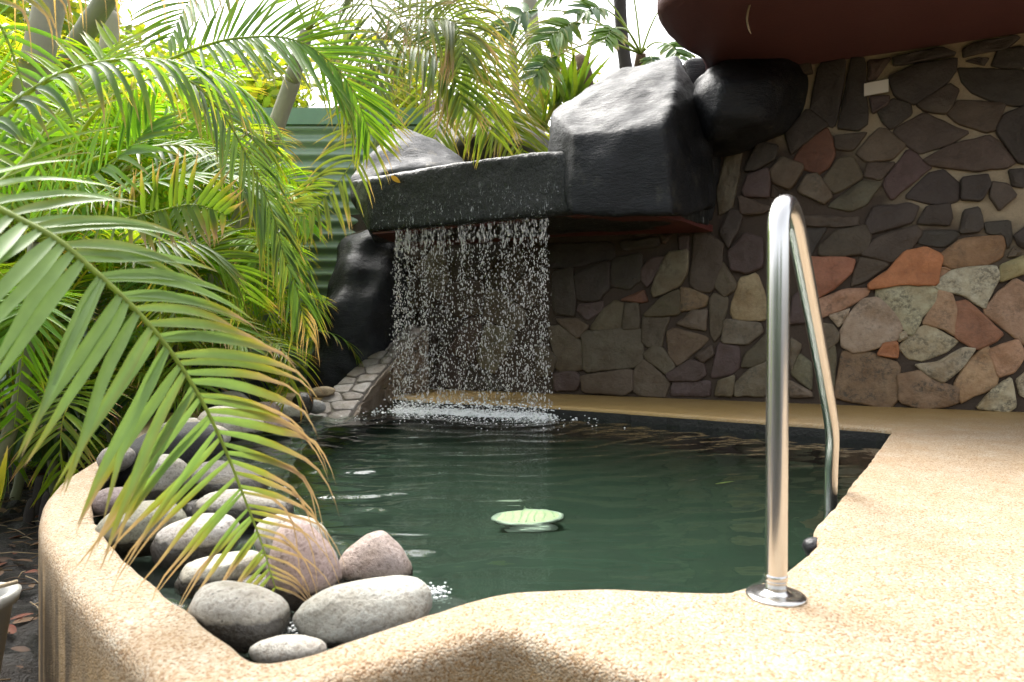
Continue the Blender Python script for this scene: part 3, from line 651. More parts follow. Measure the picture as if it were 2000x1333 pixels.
# maroon overhanging roof of the grotto
roof_plan = [(1.0, 4.95), (1.12, 5.42), (1.33, 5.72), (1.60, 5.98), (1.78, 6.5)]
for s in (.9, 2.5, 5.5): p = W0 + WD * s - WN * .1; roof_plan.append((p.x, p.y))
roof_plan += [(5.6, 2.6), (2.9, 3.75), (1.5, 4.25)]
roof_plan = roof_plan if poly_area(roof_plan) > 0 else roof_plan[::-1]
rp_ = resample(chaikin(roof_plan, 2), .12)
V, Fc = [], []
prev = None
rings = [(.00, 2.98), (.00, 2.90), (.03, 2.868), (.10, 2.86)]
for off, z in [(.25, 3.35), (.05, 3.30), (0, 3.15)] + rings:
    r_ = ring([(x + .02 * fbm((x, y, z), 3, 2), y + .02 * fbm((y, x, z), 3, 2)) for x, y in offset_loop(rp_, off)], z)
    if prev: strip(r_, prev, False)
    else: Fc.append(tuple(r_))
    prev = r_
Fc.append(tuple(prev)[::-1])
roof = mk('grotto_roof', V, Fc, M['redroof'], base=(2.6, 4.6, 2.86)); tag(roof, 'maroon rendered roof slab overhanging the stone wall', 'roof')

# pale root that dangles from the roof
c = P(1468, 0, 4.95)
pts = catmull([Vector((c.x + .02, 4.95, 2.90)), P(1466, 5, 4.95), P(1459, 35, 4.95), P(1462, 55, 4.96), P(1467, 67, 4.97)], 14)
V, Fc = tube(pts, [.008] * 8 + [.007] * 4 + [.005, .004, .003], 6)
tag(mk('hanging_root', V, Fc, M['wood'], base=pts[0]), 'thin pale root dangling from the maroon roof', 'root')

# ------------------------------------------------------------------ stone-clad ramp wall left of the fall
ramp_c = [(-1.52, 5.62, -.18), (-1.50, 6.0, -.05), (-1.42, 6.42, .12), (-1.27, 6.85, .34), (-1.10, 7.22, .54), (-1.0, 7.5, .66)]
rc = catmull(ramp_c, 40); RL = [0]
for a, b_ in zip(rc, rc[1:]): RL.append(RL[-1] + (b_ - a).length)
def ramp_pt(s, t, d=0):                      # s along, t across (-w..w), d above the top
    s = min(max(s, 0), RL[-1] - 1e-4); k = max(i for i in range(len(RL)) if RL[i] <= s); k = min(k, len(rc) - 2)
    f = (s - RL[k]) / (RL[k + 1] - RL[k]); p = rc[k].lerp(rc[k + 1], f); T = (rc[k + 1] - rc[k]).normalized(); side = Vector((T.y, -T.x, 0)).normalized(); up = side.cross(T)
    return p + side * t * (1.5 - .5 * s / RL[-1]) + up * d
RW = .135
rw = thing('ramp_wall', 'low sloping wall clad in pale flat stones left of the waterfall', 'wall', (-1.4, 6.4, -.2))
V, Fc = [], []; NS = 30
for i in range(NS + 1):
    s = RL[-1] * i / NS
    a, b_ = ramp_pt(s, -RW), ramp_pt(s, RW)
    V += [a, b_, Vector((b_.x, b_.y, -.7)), Vector((a.x, a.y, -.7))]
for i in range(NS):
    for k in range(4):
        k2 = (k + 1) % 4; Fc.append((i * 4 + k, i * 4 + k2, i * 4 + 4 + k2, i * 4 + 4 + k))
Fc.append((3, 2, 1, 0))
mk('mortar_core', V, Fc, mat_simple('dark_mortar', (.10, .085, .07), .9, 0, .5, 40), rw)
rr = random.Random(3); RS = []
s = .09; k = 0
while s < RL[-1]:
    for t in (-.066, .066): RS.append((s + rr.uniform(-.04, .04) + (.07 if k % 2 and t > 0 else 0), t + rr.uniform(-.025, .025)))
    s += .17; k += 1
for i, sd_, poly in cells(RS, (.0, -RW, RL[-1] - .02, RW), lambda a, b: .008, .6):
    V, Fc = stone_mesh(poly, .016, lambda a, b, d: ramp_pt(a, b, d), rr, .008, .05)
    o = mk('stone', V, Fc, M['stone'], rw); k = rr.uniform(.8, 1.15); o.color = (.31 * k, .29 * k, .275 * k, 1); o['lichen'] = .3
def side_pt(a, b, d):                        # right-hand face, b = height
    p = ramp_pt(a, RW); q = ramp_pt(a + .01, RW); T = (q - p); T.z = 0; T.normalize(); sv = Vector((T.y, -T.x, 0))
    return Vector((p.x, p.y, b)) + sv * (d + .006)
RS = []
for _ in range(260):
    a, b = rr.uniform(.1, RL[-1]), rr.uniform(-.25, .62)
    if b < ramp_pt(a, RW).z - .02 and all((a - x) ** 2 + ((b - y) * .7) ** 2 > .022 for x, y in RS): RS.append((a, b))
for i, sd_, poly in cells(RS, (.02, -.35, RL[-1] - .02, .75), lambda a, b: .008, .7):
    poly = [(a, min(b, ramp_pt(a, RW).z - .012)) for a, b in poly]
    if abs(poly_area(poly)) < .002: continue
    V, Fc = stone_mesh(poly, .012, side_pt, rr, .007, .05)
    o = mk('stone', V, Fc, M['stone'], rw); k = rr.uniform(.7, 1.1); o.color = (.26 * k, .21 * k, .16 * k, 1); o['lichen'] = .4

# ------------------------------------------------------------------ river boulders
ICO = bmesh.new(); bmesh.ops.create_icosphere(ICO, subdivisions=4, radius=1.0)
ICOV = np.array([v.co[:] for v in ICO.verts]); ICOF = [tuple(v.index for v in f.verts) for f in ICO.faces]; ICO.free()
def boulder(u, v, a, b, tilt, Y, col, label, wet=-.06, shape='', depth=1.0, seed=0, lump=.14):
    sx, sz = a * Y / F, b * Y / F; sy = depth * (sx + sz) * .5
    c = P(u, v, Y); rr = random.Random(seed); off = rr.uniform(0, 90)
    p = ICOV.copy()
    p = np.sign(p) * np.abs(p) ** .92
    d = np.array([1 + lump * noise.noise(Vector(q) * .9 + Vector((off, 0, 0))) + lump * .35 * noise.noise(Vector(q) * 2.1 + Vector((0, off, 0))) + lump * .16 * noise.noise(Vector(q) * 4.5 + Vector((0, 0, off))) for q in ICOV])
    p *= d[:, None]
    if shape == 'pear': p[:, 0] *= 1 - .34 * p[:, 2]; p[:, 1] *= 1 - .25 * p[:, 2]
    if shape == 'tri': p[:, 0] *= 1 - .48 * p[:, 2]; p[:, 1] *= 1 - .3 * p[:, 2]
    if shape == 'slab': p[:, 2] = np.clip(p[:, 2], -.8, .62) + .12 * p[:, 2]
    p[:, 0] *= sx / max(abs(p[:, 0])); p[:, 2] *= sz / max(abs(p[:, 2])); p[:, 1] *= sy
    th = R(tilt); X = p[:, 0] * math.cos(th) + p[:, 2] * math.sin(th); Z = -p[:, 0] * math.sin(th) + p[:, 2] * math.cos(th)
    p[:, 0], p[:, 2] = X, Z
    ya = rr.uniform(-.25, .25); X = p[:, 0] * math.cos(ya) - p[:, 1] * math.sin(ya); Yy = p[:, 0] * math.sin(ya) + p[:, 1] * math.cos(ya); p[:, 0], p[:, 1] = X, Yy
    p += np.array(c)
    o = mk('boulder', p, ICOF, M['boulder'], base=c); o.color = (*[min(.75, x * 1.12) for x in col], 1); o['wet_z'] = wet + (.03 if -.1 < wet < 0 else (.14 if wet == -.2 else 0))
    tag(o, label, 'rock', 'river boulders along the pool edge'); return o
GR, PA, PK, PU, BK, TN, OL = (.36, .35, .31), (.50, .48, .43), (.38, .29, .27), (.25, .20, .20), (.030, .030, .032), (.46, .36, .24), (.26, .26, .20)
BL = [
 (715, 1197, 140, 62, -7, 1.62, (.40, .40, .36), 'large pale grey oval boulder lying against the front kerb', -.09, '', .75),
 (468, 1208, 102, 72, 6, 1.60, (.44, .43, .39), 'grey boulder with a wet black lower half in the kerb corner', -.045, '', .8),
 (562, 1274, 78, 32, -4, 1.46, PA, 'flat pale stone wedged in the tip of the front kerb', -.2, '', .7),
 (592, 1104, 74, 98, -14, 1.84, PK, 'tall pinkish pear-shaped boulder standing under the dry frond tip', -.055, 'pear', .8),
 (733, 1096, 76, 56, 8, 1.98, (.39, .32, .29), 'pointed pinkish grey boulder beside the open water', -.08, 'tri', .8),
 (572, 1052, 72, 46, 4, 2.14, PA, 'smooth cream boulder behind the tall pinkish one', -.10, '', .9),
 (434, 1127, 92, 44, -8, 1.92, (.42, .41, .36), 'long flat-topped pale boulder with dark underside', -.062, 'slab', .8),
 (385, 1061, 90, 55, -14, 2.12, (.40, .38, .36), 'grey boulder with a purplish wet half, in the middle of the pile', -.03, '', .85),
 (272, 1037, 92, 56, -10, 2.24, OL, 'large olive grey boulder touching the left kerb', -.05, '', .8),
 (228, 983, 52, 32, -6, 2.62, PU, 'small purple boulder in the left bend of the kerb', -.08, '', .9),
 (322, 937, 45, 50, 6, 2.85, (.38, .37, .33), 'upright egg-shaped grey boulder with a drip stain', -.03, '', .9),
 (320, 893, 122, 58, -22, 3.3, BK, 'big black wet boulder behind the egg-shaped one', -.3, '', .7),
 (226, 897, 38, 27, -10, 3.12, (.30, .28, .26), 'small speckled grey boulder on the kerb next to the black boulder', -.3, '', .9),
 (478, 996, 98, 40, 6, 2.62, (.42, .41, .38), 'broad grey boulder with a pale dry cap', -.045, '', .85),
 (440, 948, 84, 44, 10, 3.0, (.15, .14, .125), 'dark mottled boulder in the middle row by the water', -.03, '', .9),
 (392, 884, 46, 34, -6, 3.4, (.36, .35, .32), 'rough light grey boulder behind the dark mottled one', -.2, '', .9),
 (450, 828, 64, 34, 4, 4.35, (.56, .53, .47), 'big white boulder at the bend by the water', -.02, '', .9),
 (452, 788, 36, 24, 5, 5.3, (.36, .35, .34), 'grey boulder at the back above the white boulder', -.2, '', .9),
 (515, 806, 32, 22, 0, 5.0, (.31, .24, .22), 'rusty purple boulder in the back row', -.2, '', .9),
 (553, 806, 42, 21, 6, 5.35, (.44, .43, .36), 'low cream boulder in front of the small black egg', -.04, '', .9),
 (592, 789, 21, 23, 6, 5.6, (.024, .024, .025), 'small shiny black egg-shaped boulder by the ramp wall', .3, '', .9),
 (627, 766, 28, 11, -4, 6.25, (.42, .33, .21), 'small tan boulder behind the black egg', -.3, '', .9),
 (572, 777, 36, 10, -10, 6.1, (.44, .34, .20), 'long tan stone lying behind the back row', -.3, '', .7),
 (530, 829, 38, 18, 0, 4.75, (.40, .31, .29), 'flat pink stone at the water in the back row', -.06, 'slab', .9),
 (652, 1113, 20, 15, 0, 2.06, (.46, .44, .40), 'little pale stone between the two pinkish boulders', -.2, '', .9),
 (352, 838, 50, 21, -8, 4.25, (.56, .53, .47), 'long white stone on the kerb above the black boulder', -.3, '', .8),
 (412, 853, 36, 24, 0, 3.75, (.52, .50, .44), 'white stone in front of the big white boulder', -.2, '', .9),
 (618, 795, 18, 14, 0, 5.75, (.30, .30, .29), 'little grey stone between black egg and ramp wall', -.2, '', .9),
 (400, 1000, 40, 24, 10, 2.75, (.10, .085, .08), 'dark purple stone in the gap under the grey boulders', .1, '', .9),
 (505, 1148, 48, 24, 0, 1.82, (.30, .28, .25), 'half hidden greenish stone beside the tall pinkish boulder', .0, '', .9),
 (300, 862, 40, 20, -18, 3.75, (.50, .47, .42), 'cream stone above the big black boulder', -.3, '', .9),
]
for i, t in enumerate(BL):
    u, v, a, b, tl, Y, col, lab, wet, shp, dp = t; boulder(u, v, a, b, tl, Y, col, lab, wet, shp, dp, seed=i * 3 + 1)

# ------------------------------------------------------------------ handrail
hr = thing('handrail', 'bent stainless steel pool handrail with a round floor flange', 'handrail', (.60, 1.63, 0))
path = [Vector((.600, 1.63, .0)), Vector((.602, 1.63, .30)), Vector((.604, 1.63, .60)), Vector((.606, 1.632, .78))]
path += [Vector((.612, 1.645, .855)), Vector((.632, 1.675, .893)), Vector((.662, 1.722, .905)), Vector((.698, 1.782, .888)), Vector((.735, 1.845, .845))]
path += [Vector((.90, 2.13, .615)), Vector((1.08, 2.45, .365)), Vector((1.17, 2.62, .235))]
path += [Vector((1.205, 2.70, .15)), Vector((1.222, 2.745, .05)), Vector((1.226, 2.76, -.1)), Vector((1.226, 2.76, -.5))]
V, Fc = tube(catmull(path, 110), .0245, 20); mk('rail_tube', V, Fc, M['steel'], hr)
def lathe(prof_, c, n=32):
    V, Fc = [], []
    for r_, z in prof_:
        for k in range(n): th = 2 * math.pi * k / n; V.append(Vector((c[0] + r_ * math.cos(th), c[1] + r_ * math.sin(th), c[2] + z)))
    for i in range(len(prof_) - 1):
        for k in range(n): k2 = (k + 1) % n; Fc.append((i * n + k, i * n + k2, (i + 1) * n + k2, (i + 1) * n + k))
    return V, Fc
V, Fc = lathe([(.066, .001), (.066, .004), (.063, .0065), (.050, .008), (.036, .0095), (.030, .012), (.0265, .016), (.0245, .017)], (.6, 1.63, 0)); mk('floor_flange', V, Fc, M['steel'], hr)
V, Fc = lathe([(.0246, .036), (.0262, .038), (.0262, .050), (.0246, .052)], (.6, 1.63, 0)); mk('collar', V, Fc, M['steel'], hr)

# black pipe stub in the pool edge
g0 = G(1592, 1046)
V, Fc = tube(catmull([g0 + Vector((.03, .01, -.045)), g0 + Vector((0, 0, -.035)), g0 + Vector((-.03, 0, -.045))], 6), [.02, .028, .03, .03, .03, .028, .018], 12)
tag(mk('pipe_stub', V, Fc, M['blackp'], base=g0), 'small black pipe stub poking from the right pool edge', 'pipe')

# pool light on the floor
pc = Vector((.08, 3.62, -1.0))
plo = thing('pool_light', 'pale lit underwater lamp on the pool floor', 'pool light', pc)
V, Fc = lathe([(.18, .0), (.18, .03), (.16, .045), (.15, .03)], pc); mk('lamp_rim', V, Fc, M['white'], plo)
V, Fc = lathe([(.15, .03), (.08, .05), (.001, .055)], pc); mk('lens', V, Fc, M['lens'], plo)
V, Fc = [], []
for k in range(-3, 4):
    x = k * .040; h = math.sqrt(.145 ** 2 - x * x); i0 = len(V)
    for a in (-.004, .004):
        for yy in (-h, h): V += [pc + Vector((x + a, yy, .062)), pc + Vector((x + a, yy, .07))]
    Fc += [(i0, i0 + 2, i0 + 3, i0 + 1), (i0 + 4, i0 + 5, i0 + 7, i0 + 6), (i0 + 1, i0 + 3, i0 + 7, i0 + 5), (i0, i0 + 1, i0 + 5, i0 + 4), (i0 + 2, i0 + 6, i0 + 7, i0 + 3)]
mk('grille', V, Fc, M['grille'], plo, smooth=False)

# ------------------------------------------------------------------ falling water, foam
def ico_geo(sub):
    b = bmesh.new(); bmesh.ops.create_icosphere(b, subdivisions=sub, radius=1); v = np.array([x.co[:] for x in b.verts]); f = np.array([[y.index for y in x.verts] for x in b.faces]); b.free(); return v, f
def scatter_drops(name, items, mat, sub, label, cat, kind):
    v, f = ico_geo(sub); it = np.array(items); n = len(it)
    V = (v[None] * it[:, None, 3:6] + it[:, None, 0:3]).reshape(-1, 3); Fc = (f[None] + (np.arange(n) * len(v))[:, None, None]).reshape(-1, 3)
    o = mk(name, V, Fc.tolist(), mat, base=V.mean(0)); tag(o, label, cat, kind=kind); return o
rr = random.Random(11); npr = np.random.RandomState(5)
def lip(f):                                  # f 0..1 across the fall
    u = 772 + f * 296; a = (u - 719) / (1105 - 719); Y = 6.33 + (5.72 - 6.33) * a + .05; v = 452 + (415 - 452) * a
    return P(u, v, Y)
items = []
streams = [(rr.random(), rr.uniform(.35, 1.6)) for _ in range(120)] + [(rr.uniform(0, .06), 1.6) for _ in range(4)]
tot = sum(w for _, w in streams)
for f0, w in streams:
    n = int(9500 * w / tot)
    for _ in range(n):
        q = rr.random() ** .92; p = lip(min(1.03, max(-.03, f0 + rr.gauss(0, .006 + .022 * q)) if rr.random() < .93 else rr.uniform(-.015, 1.02)))
        z = p.z - q * (p.z - ZW); r_ = rr.choice((.0015, .0019, .0024, .0030, .0038, .0052)) * rr.uniform(.8, 1.1)
        el = rr.uniform(2.0, 5) if q < .15 else rr.uniform(1.2, 3.0)
        items.append((p.x + rr.gauss(0, .006), p.y + rr.gauss(0, .012 + .05 * q), z, r_, r_, r_ * el))
    for _ in range(int(2.2 * w + rr.random())):              # unbroken strings at the lip
        p = lip(min(1, max(0, f0 + rr.gauss(0, .008)))); L = rr.uniform(.008, .035)
        items.append((p.x, p.y + rr.gauss(0, .008), p.z - L - rr.uniform(0, .16),     .0011, .0011, L))
scatter_drops('waterfall', items, M['drop'], 2, 'curtain of falling water drops from the black trough', 'waterfall', 'stuff')
items = []
for _ in range(4200):
    f = rr.random(); p = lip(f); dy = rr.gauss(-.06, .17); dx = rr.gauss(0, .05)
    if rr.random() < .2: dy = rr.gauss(-.2, .28); dx = rr.gauss(0, .25)
    r_ = rr.uniform(.003, .010) * (1 if abs(dy) < .25 else .6); h = abs(rr.gauss(0, .012)) if rr.random() < .85 else rr.uniform(0, .11)
    x, y_ = p.x + dx, p.y + dy
    if inpoly(x, y_, pool): items.append((x, y_, ZW + h, r_ * 1.3, r_ * 1.3, r_ * .75))
for (u, v, n, sp) in ((845, 1162, 90, .022), (575, 1232, 40, .012)):   # splashes between the front boulders
    g0 = G(u, v, ZW)
    for _ in range(n):
        r_ = rr.uniform(.0012, .004); items.append((g0.x + rr.gauss(0, sp), g0.y + rr.gauss(0, sp), ZW + abs(rr.gauss(0, .012)), r_ * 1.4, r_ * 1.4, r_))
scatter_drops('foam', items, M['foam'], 1, 'white foam and splashes where the fall hits the pool', 'foam', 'stuff')

# ------------------------------------------------------------------ foliage builders
GREEN = (.12, .29, .03); LIME = (.28, .45, .035); BLUEG = (.085, .19, .06); YEL = (.34, .30, .035); BROWN = (.46, .31, .20); GREYL = (.13, .17, .09)
def wprof(t): return (.5 + .5 * min(1, t / .18)) * (1 - max(0, (t - .3) / .7) ** 1.7) + .02
def leaflet(p, d, up, L, w, droop, segs, col, tb, rr, fold=.22, curl=0):
    """one leaflet: folded, tapering blade that bends under its weight; tb = where it turns brown"""
    V, Cc, Fc = [], [], []
    p = Vector(p); d = Vector(d).normalized(); up = Vector(up); st = L / segs
    ed = rr.random() < .45
    for k in range(segs + 1):
        t = k / segs; s = d.cross(up)
        if s.length < 1e-4: s = Vector((1, 0, 0))
        s.normalize(); nn = s.cross(d).normalized(); hw = w * .5 * wprof(t)
        if t > tb: hw *= max(.3, .75 - (t - tb) * 1.2)
        V += [p - s * hw + nn * hw * fold * 2, p.copy(), p + s * hw + nn * hw * fold * 2]
        y = smoothstep(tb - .30, tb - .03, t); b = smoothstep(tb - .05, tb + .06, t)
        c = lerp(lerp(col, YEL, y * .5), BROWN, b)
        ce = lerp(lerp(lerp(col, YEL, min(1, y * 1.2 + (.4 if ed and tb < .97 else 0))), BROWN, b), BROWN, 0)
        Cc += [ce, c, lerp(c, ce, .5)]
        p = p + d * st; g = droop * (5.5 if t > tb else 1)
        d = (d + Vector((0, 0, -1)) * g * st / .1 * .1 + s * curl * st + Vector((rr.gauss(0, 1), rr.gauss(0, 1), rr.gauss(0, 1))) * (.03 if t <= tb else .09)).normalized(); up = nn
    for k in range(segs):
        a = k * 3; Fc += [(a, a + 1, a + 4, a + 3), (a + 1, a + 2, a + 5, a + 4)]
    return V, Fc, Cc
def frond_geo(ctrl, nper, Lmax, w, hint, rr, start=.12, ang=(66, 38), droop=1.0, col=GREEN, brown=None, segs=6, rad=.008, lift=.25, lprof=None, sided=None, lime=.35, wq=None):
    n = 60; pts = catmull(ctrl, n)
    rv, rf = tube(pts, [rad * (1 - .85 * i / n) for i in range(n + 1)], 6)
    rcol = [lerp((.44, .52, .10), col, .3)] * len(rv)
    leaves = []
    for i in range(nper):
        t = start + (1 - start) * (i + .5) / nper
        for side in (-1, 1):
            tt = min(.999, max(start, t + rr.uniform(-.4, .4) / nper)); x = tt * n; k = min(int(x), n - 1)
            p = pts[k].lerp(pts[k + 1], x - k); T = (pts[min(k + 2, n)] - pts[max(k - 1, 0)]).normalized()
            h = hint(tt) if callable(hint) else hint; Nn = (h - T * h.dot(T)).normalized(); Sd = T.cross(Nn).normalized() * side
            q = (tt - start) / (1 - start); an = sided[side][0] if sided else ang; dk_ = sided[side][1] if sided else 1; a = R(an[0] + (an[1] - an[0]) * q + rr.gauss(0, 3.5))
            d = T * math.cos(a) + Sd * math.sin(a) + Nn * lift * rr.uniform(.5, 1.3)
            L = Lmax * (lprof(q, side) if lprof else math.sin(math.pi * (.13 + .77 * q)) ** .7) * rr.uniform(.9, 1.08)
            tb = brown(q, side, rr) if brown else (rr.uniform(.82, 1.1))
            cc = lerp(col, LIME, rr.uniform(0, lime)); kk = rr.uniform(.85, 1.15); cc = tuple(z * kk for z in cc)
            leaves.append(leaflet(p, d, Nn, L, w * rr.uniform(.85, 1.1) * (wq(q) if wq else 1), droop * dk_ * rr.uniform(.7, 1.3), segs, cc, tb, rr))
    # terminal leaflet
    return (rv, rf, rcol), leaves
def merge(parts):
    V, Fc, Cc = [], [], []
    for v, f, c in parts:
        o = len(V); V += list(v); Cc += list(c); Fc += [tuple(i + o for i in q) for q in f]
    return V, Fc, Cc
def frond(parent, ctrl, nper, Lmax, w, hint, seed, sep=False, mat='leaf', tint=(1, 1, 1), label=None, **kw):
    rr = random.Random(seed); st, lv = frond_geo(ctrl, nper, Lmax, w, hint, rr, **kw)
    if sep:
        f = mk('frond', st[0], st[1], M[mat], parent, cols=st[2]); f.color = (*tint, 1)
        for v, fc, c in lv:
            o = mk('leaflet', v, fc, M[mat], f, cols=c); o.color = (*tint, 1)
    else:
        V, Fc, Cc = merge([st] + lv); f = mk('frond', V, Fc, M[mat], parent, cols=Cc); f.color = (*tint, 1)
    if label: f['label'] = label
    return f
UP = Vector((0, 0, 1)); CAMV = Vector((0, -1, 0))
def stem_to(parent, a, b, r0, r1, mat='stem', bend=.1, name='stem'):
    a, b = Vector(a), Vector(b); m = (a + b) / 2 + Vector((bend, 0, 0))
    pts = catmull([a, m, b], 16); V, Fc = tube(pts, [(r0 + (r1 - r0) * i / 16) * (1.08 if i % 3 == 0 else 1) for i in range(17)], 10)
    return mk(name, V, Fc, M[mat], parent)

# --- the palm nearest the camera: the big frond in front of the pool
pA = thing('areca_palm', 'areca palm whose big green frond with dry brown tips hangs in front of the boulders', 'palm', (-1.95, 1.75, ZG))
stem_to(pA, (-1.95, 1.75, ZG), (-1.75, 1.55, .75), .03, .02)
hero = [Vector((-1.75, 1.55, .75)), P(-160, 385, 1.36), P(60, 440, 1.38), P(190, 535, 1.43), P(300, 645, 1.50), P(375, 750, 1.56), P(432, 860, 1.62), P(478, 975, 1.66), P(512, 1065, 1.69), P(538, 1150, 1.71)]
def hbrown(q, side, rr):
    if side < 0: return max(.08, 1.12 - 1.25 * q + rr.uniform(-.10, .10)) if q > .3 else rr.uniform(.9, 1.1)
    return max(.18, (1.10 - .3 * q if q < .45 else 1.37 - 1.2 * q) + rr.uniform(-.08, .08))
def hlen(q, side):
    b = math.sin(math.pi * (.20 + .70 * q)) ** .7
    return max(b, .58) * (1.0 if side < 0 else 1.05)
frond(pA, hero, 44, .39, .0235, Vector((-.05, -.75, 1.0)), 21, True, start=.12, mat='hero', ang=(74, 50), droop=1.9, lime=.08, wq=lambda q: 1 - .52 * smoothstep(.35, .85, q), sided={1: ((88, 54), .45), -1: ((58, 50), 1.0)}, col=(.22, .35, .105), brown=hbrown, segs=9, rad=.0085, lift=.05, lprof=hlen)

# --- the palm at upper left with arching near fronds
pB = thing('areca_palm', 'areca palm at the upper left with drooping blue-green leaflets close to the camera', 'palm', (-2.3, 2.4, ZG))
stem_to(pB, (-2.3, 2.4, ZG), (-2.05, 2.15, .7), .035, .022)
c0 = Vector((-2.05, 2.15, .7))
frond(pB, [c0, P(-120, 330, 2.05), P(10, 215, 2.1), P(130, 140, 2.15), P(260, 116, 2.2), P(370, 128, 2.3), P(455, 165, 2.4), P(520, 225, 2.5)], 26, .34, .020, Vector((.1, -.5, 1)), 31, True, start=.22, ang=(70, 40), droop=6.0, col=BLUEG, segs=8, rad=.010, lift=.0)
frond(pB, [c0, P(-100, 420, 2.2), P(30, 330, 2.4), P(100, 235, 2.6), P(170, 150, 2.8), P(235, 80, 3.0)], 20, .34, .024, Vector((.0, -1, .5)), 32, True, start=.25, ang=(70, 40), droop=.8, col=LIME, segs=6, rad=.010)
frond(pB, [c0, P(-120, 120, 1.9), P(60, -60, 2.0), P(260, -110, 2.1), P(420, -60, 2.2)], 22, .36, .018, Vector((.1, -.4, 1)), 33, True, start=.25, ang=(66, 36), droop=7.0, col=BLUEG, segs=8, rad=.009, lift=0., brown=lambda q, s, r: r.uniform(.35, .75))
frond(pB, [c0, P(-60, 60, 2.6), P(-10, 40, 2.5), P(30, 120, 2.5), P(55, 220, 2.5), P(75, 330, 2.55)], 12, .42, .018, Vector((-.2, -1, .2)), 34, True, start=.2, ang=(60, 40), droop=1.6, col=GREEN, segs=8, rad=.008)

# --- middle palm: long weeping fronds towards the black rock column
pC = thing('areca_palm', 'areca palm with long weeping grey-green fronds reaching to the black rock column', 'palm', (-3.0, 4.0, ZG))
stem_to(pC, (-3.0, 4.0, ZG), (-2.6, 3.9, 1.1), .04, .028)
c0 = Vector((-2.6, 3.9, 1.1))
frond(pC, [c0, P(150, 330, 3.8), P(290, 290, 3.75), P(390, 290, 3.8), P(465, 340, 3.9), P(530, 440, 4.0), P(575, 550, 4.1), P(602, 655, 4.2)], 40, .50, .020, Vector((.1, -.5, 1)), 41, True, start=.25, ang=(58, 24), droop=2.6, col=(.075, .15, .05), segs=8, rad=.012, lift=.05, brown=lambda q, s, r: r.uniform(.8, 1.1) if q < .88 else r.uniform(.1, .4))
frond(pC, [c0, P(180, 230, 3.4), P(330, 150, 3.3), P(420, 205, 3.35), P(480, 300, 3.4), P(530, 410, 3.5), P(560, 520, 3.6)], 36, .38, .018, Vector((.1, -.6, 1)), 42, True, start=.25, ang=(56, 26), droop=3.2, col=(.085, .15, .065), segs=8, rad=.011, lift=.05)
frond(pC, [c0, P(120, 420, 3.6), P(230, 380, 3.5), P(330, 350, 3.5), P(440, 345, 3.6), P(530, 400, 3.7)], 32, .42, .020, Vector((0, -.6, 1)), 43, False, start=.2, ang=(60, 30), droop=1.8, col=GREEN, segs=7, rad=.010)
frond(pC, [c0, P(60, 430, 3.5), P(140, 370, 3.3), P(240, 300, 3.2), P(300, 240, 3.2)], 26, .40, .024, Vector((.1, -1, .5)), 44, False, start=.2, ang=(62, 36), droop=1.0, col=GREEN, segs=6)
frond(pC, [c0, P(260, 480, 3.8), P(330, 470, 3.8), P(400, 480, 3.9), P(450, 520, 4.0), P(480, 580, 4.1)], 30, .40, .020, Vector((0, -.8, .7)), 45, False, start=.15, ang=(64, 34), droop=1.4, col=(.10, .19, .03), segs=7)
frond(pC, [c0, P(200, 440, 3.3), P(300, 415, 3.2), P(380, 400, 3.2), P(440, 420, 3.25)], 18, .26, .026, Vector((0, -.9, .2)), 46, True, start=.2, ang=(80, 60), droop=-.3, col=(.11, .19, .03), segs=6, brown=lambda q, s, r: r.uniform(.45, .8))

# --- bright backlit frond, upper middle
pD = thing('areca_palm', 'tall palm with a bright backlit feathery frond at the upper middle', 'palm', (-3.3, 6.6, ZG))
TB = Vector((-2.3, 6.2, 3.0))
V, Fc = tube(catmull([Vector((-3.3, 6.6, ZG)), P(540, 245, 6.5), P(575, 140, 6.4), P(600, 60, 6.3)], 26), [.085 * (1.06 if i % 4 == 0 else 1) * (1 - .012 * i) for i in range(27)], 12)
mk('stem', V, Fc, M['trunk'], pD)
frond(pD, [P(250, 150, 4.6), P(400, 90, 4.5), P(480, 74, 4.5), P(560, 75, 4.5), P(625, 105, 4.55), P(685, 170, 4.6), P(722, 260, 4.7)], 46, .62, .026, Vector((.2, -1, .6)), 51, True, start=.1, ang=(70, 26), droop=.5, col=(.11, .25, .02), segs=7, rad=.011, lift=.1)
frond(pD, [P(600, 60, 6.3), P(560, -30, 6.0), P(470, -60, 5.6), P(380, -10, 5.3), P(330, 80, 5.1)], 34, .6, .03, Vector((0, -1, .5)), 52, False, start=.15, ang=(66, 36), droop=1.0, col=(.12, .25, .03), segs=6, rad=.012)
frond(pD, [P(600, 60, 6.3), P(640, -40, 6.0), P(700, -70, 5.8), P(724, -10, 5.6), P(724, 110, 5.55), P(716, 230, 5.5)], 36, .75, .022, Vector((-.3, -1, .1)), 53, False, start=.2, ang=(50, 30), droop=.5, col=GREYL, segs=7, rad=.010)
frond(pD, [P(600, 60, 6.3), P(680, 60, 6.0), P(740, 70, 5.8), P(730, 180, 5.6), P(690, 310, 5.5), P(640, 380, 5.45), P(592, 425, 5.4)], 30, .44, .022, Vector((.4, -1, .1)), 54, False, start=.3, ang=(62, 50), droop=2.2, col=(.15, .19, .06), segs=7, rad=.009, brown=lambda q, s, r: r.uniform(.6, 1.0))
frond(pD, [P(600, 60, 6.3), P(680, 95, 6.0), P(760, 88, 5.7), P(830, 95, 5.5), P(880, 140, 5.4), P(905, 210, 5.35)], 42, .66, .026, Vector((.1, -1, .5)), 55, False, start=.25, ang=(64, 34), droop=1.8, col=(.11, .19, .035), segs=7, rad=.010, brown=lambda q, s, r: r.uniform(.55, 1.05))
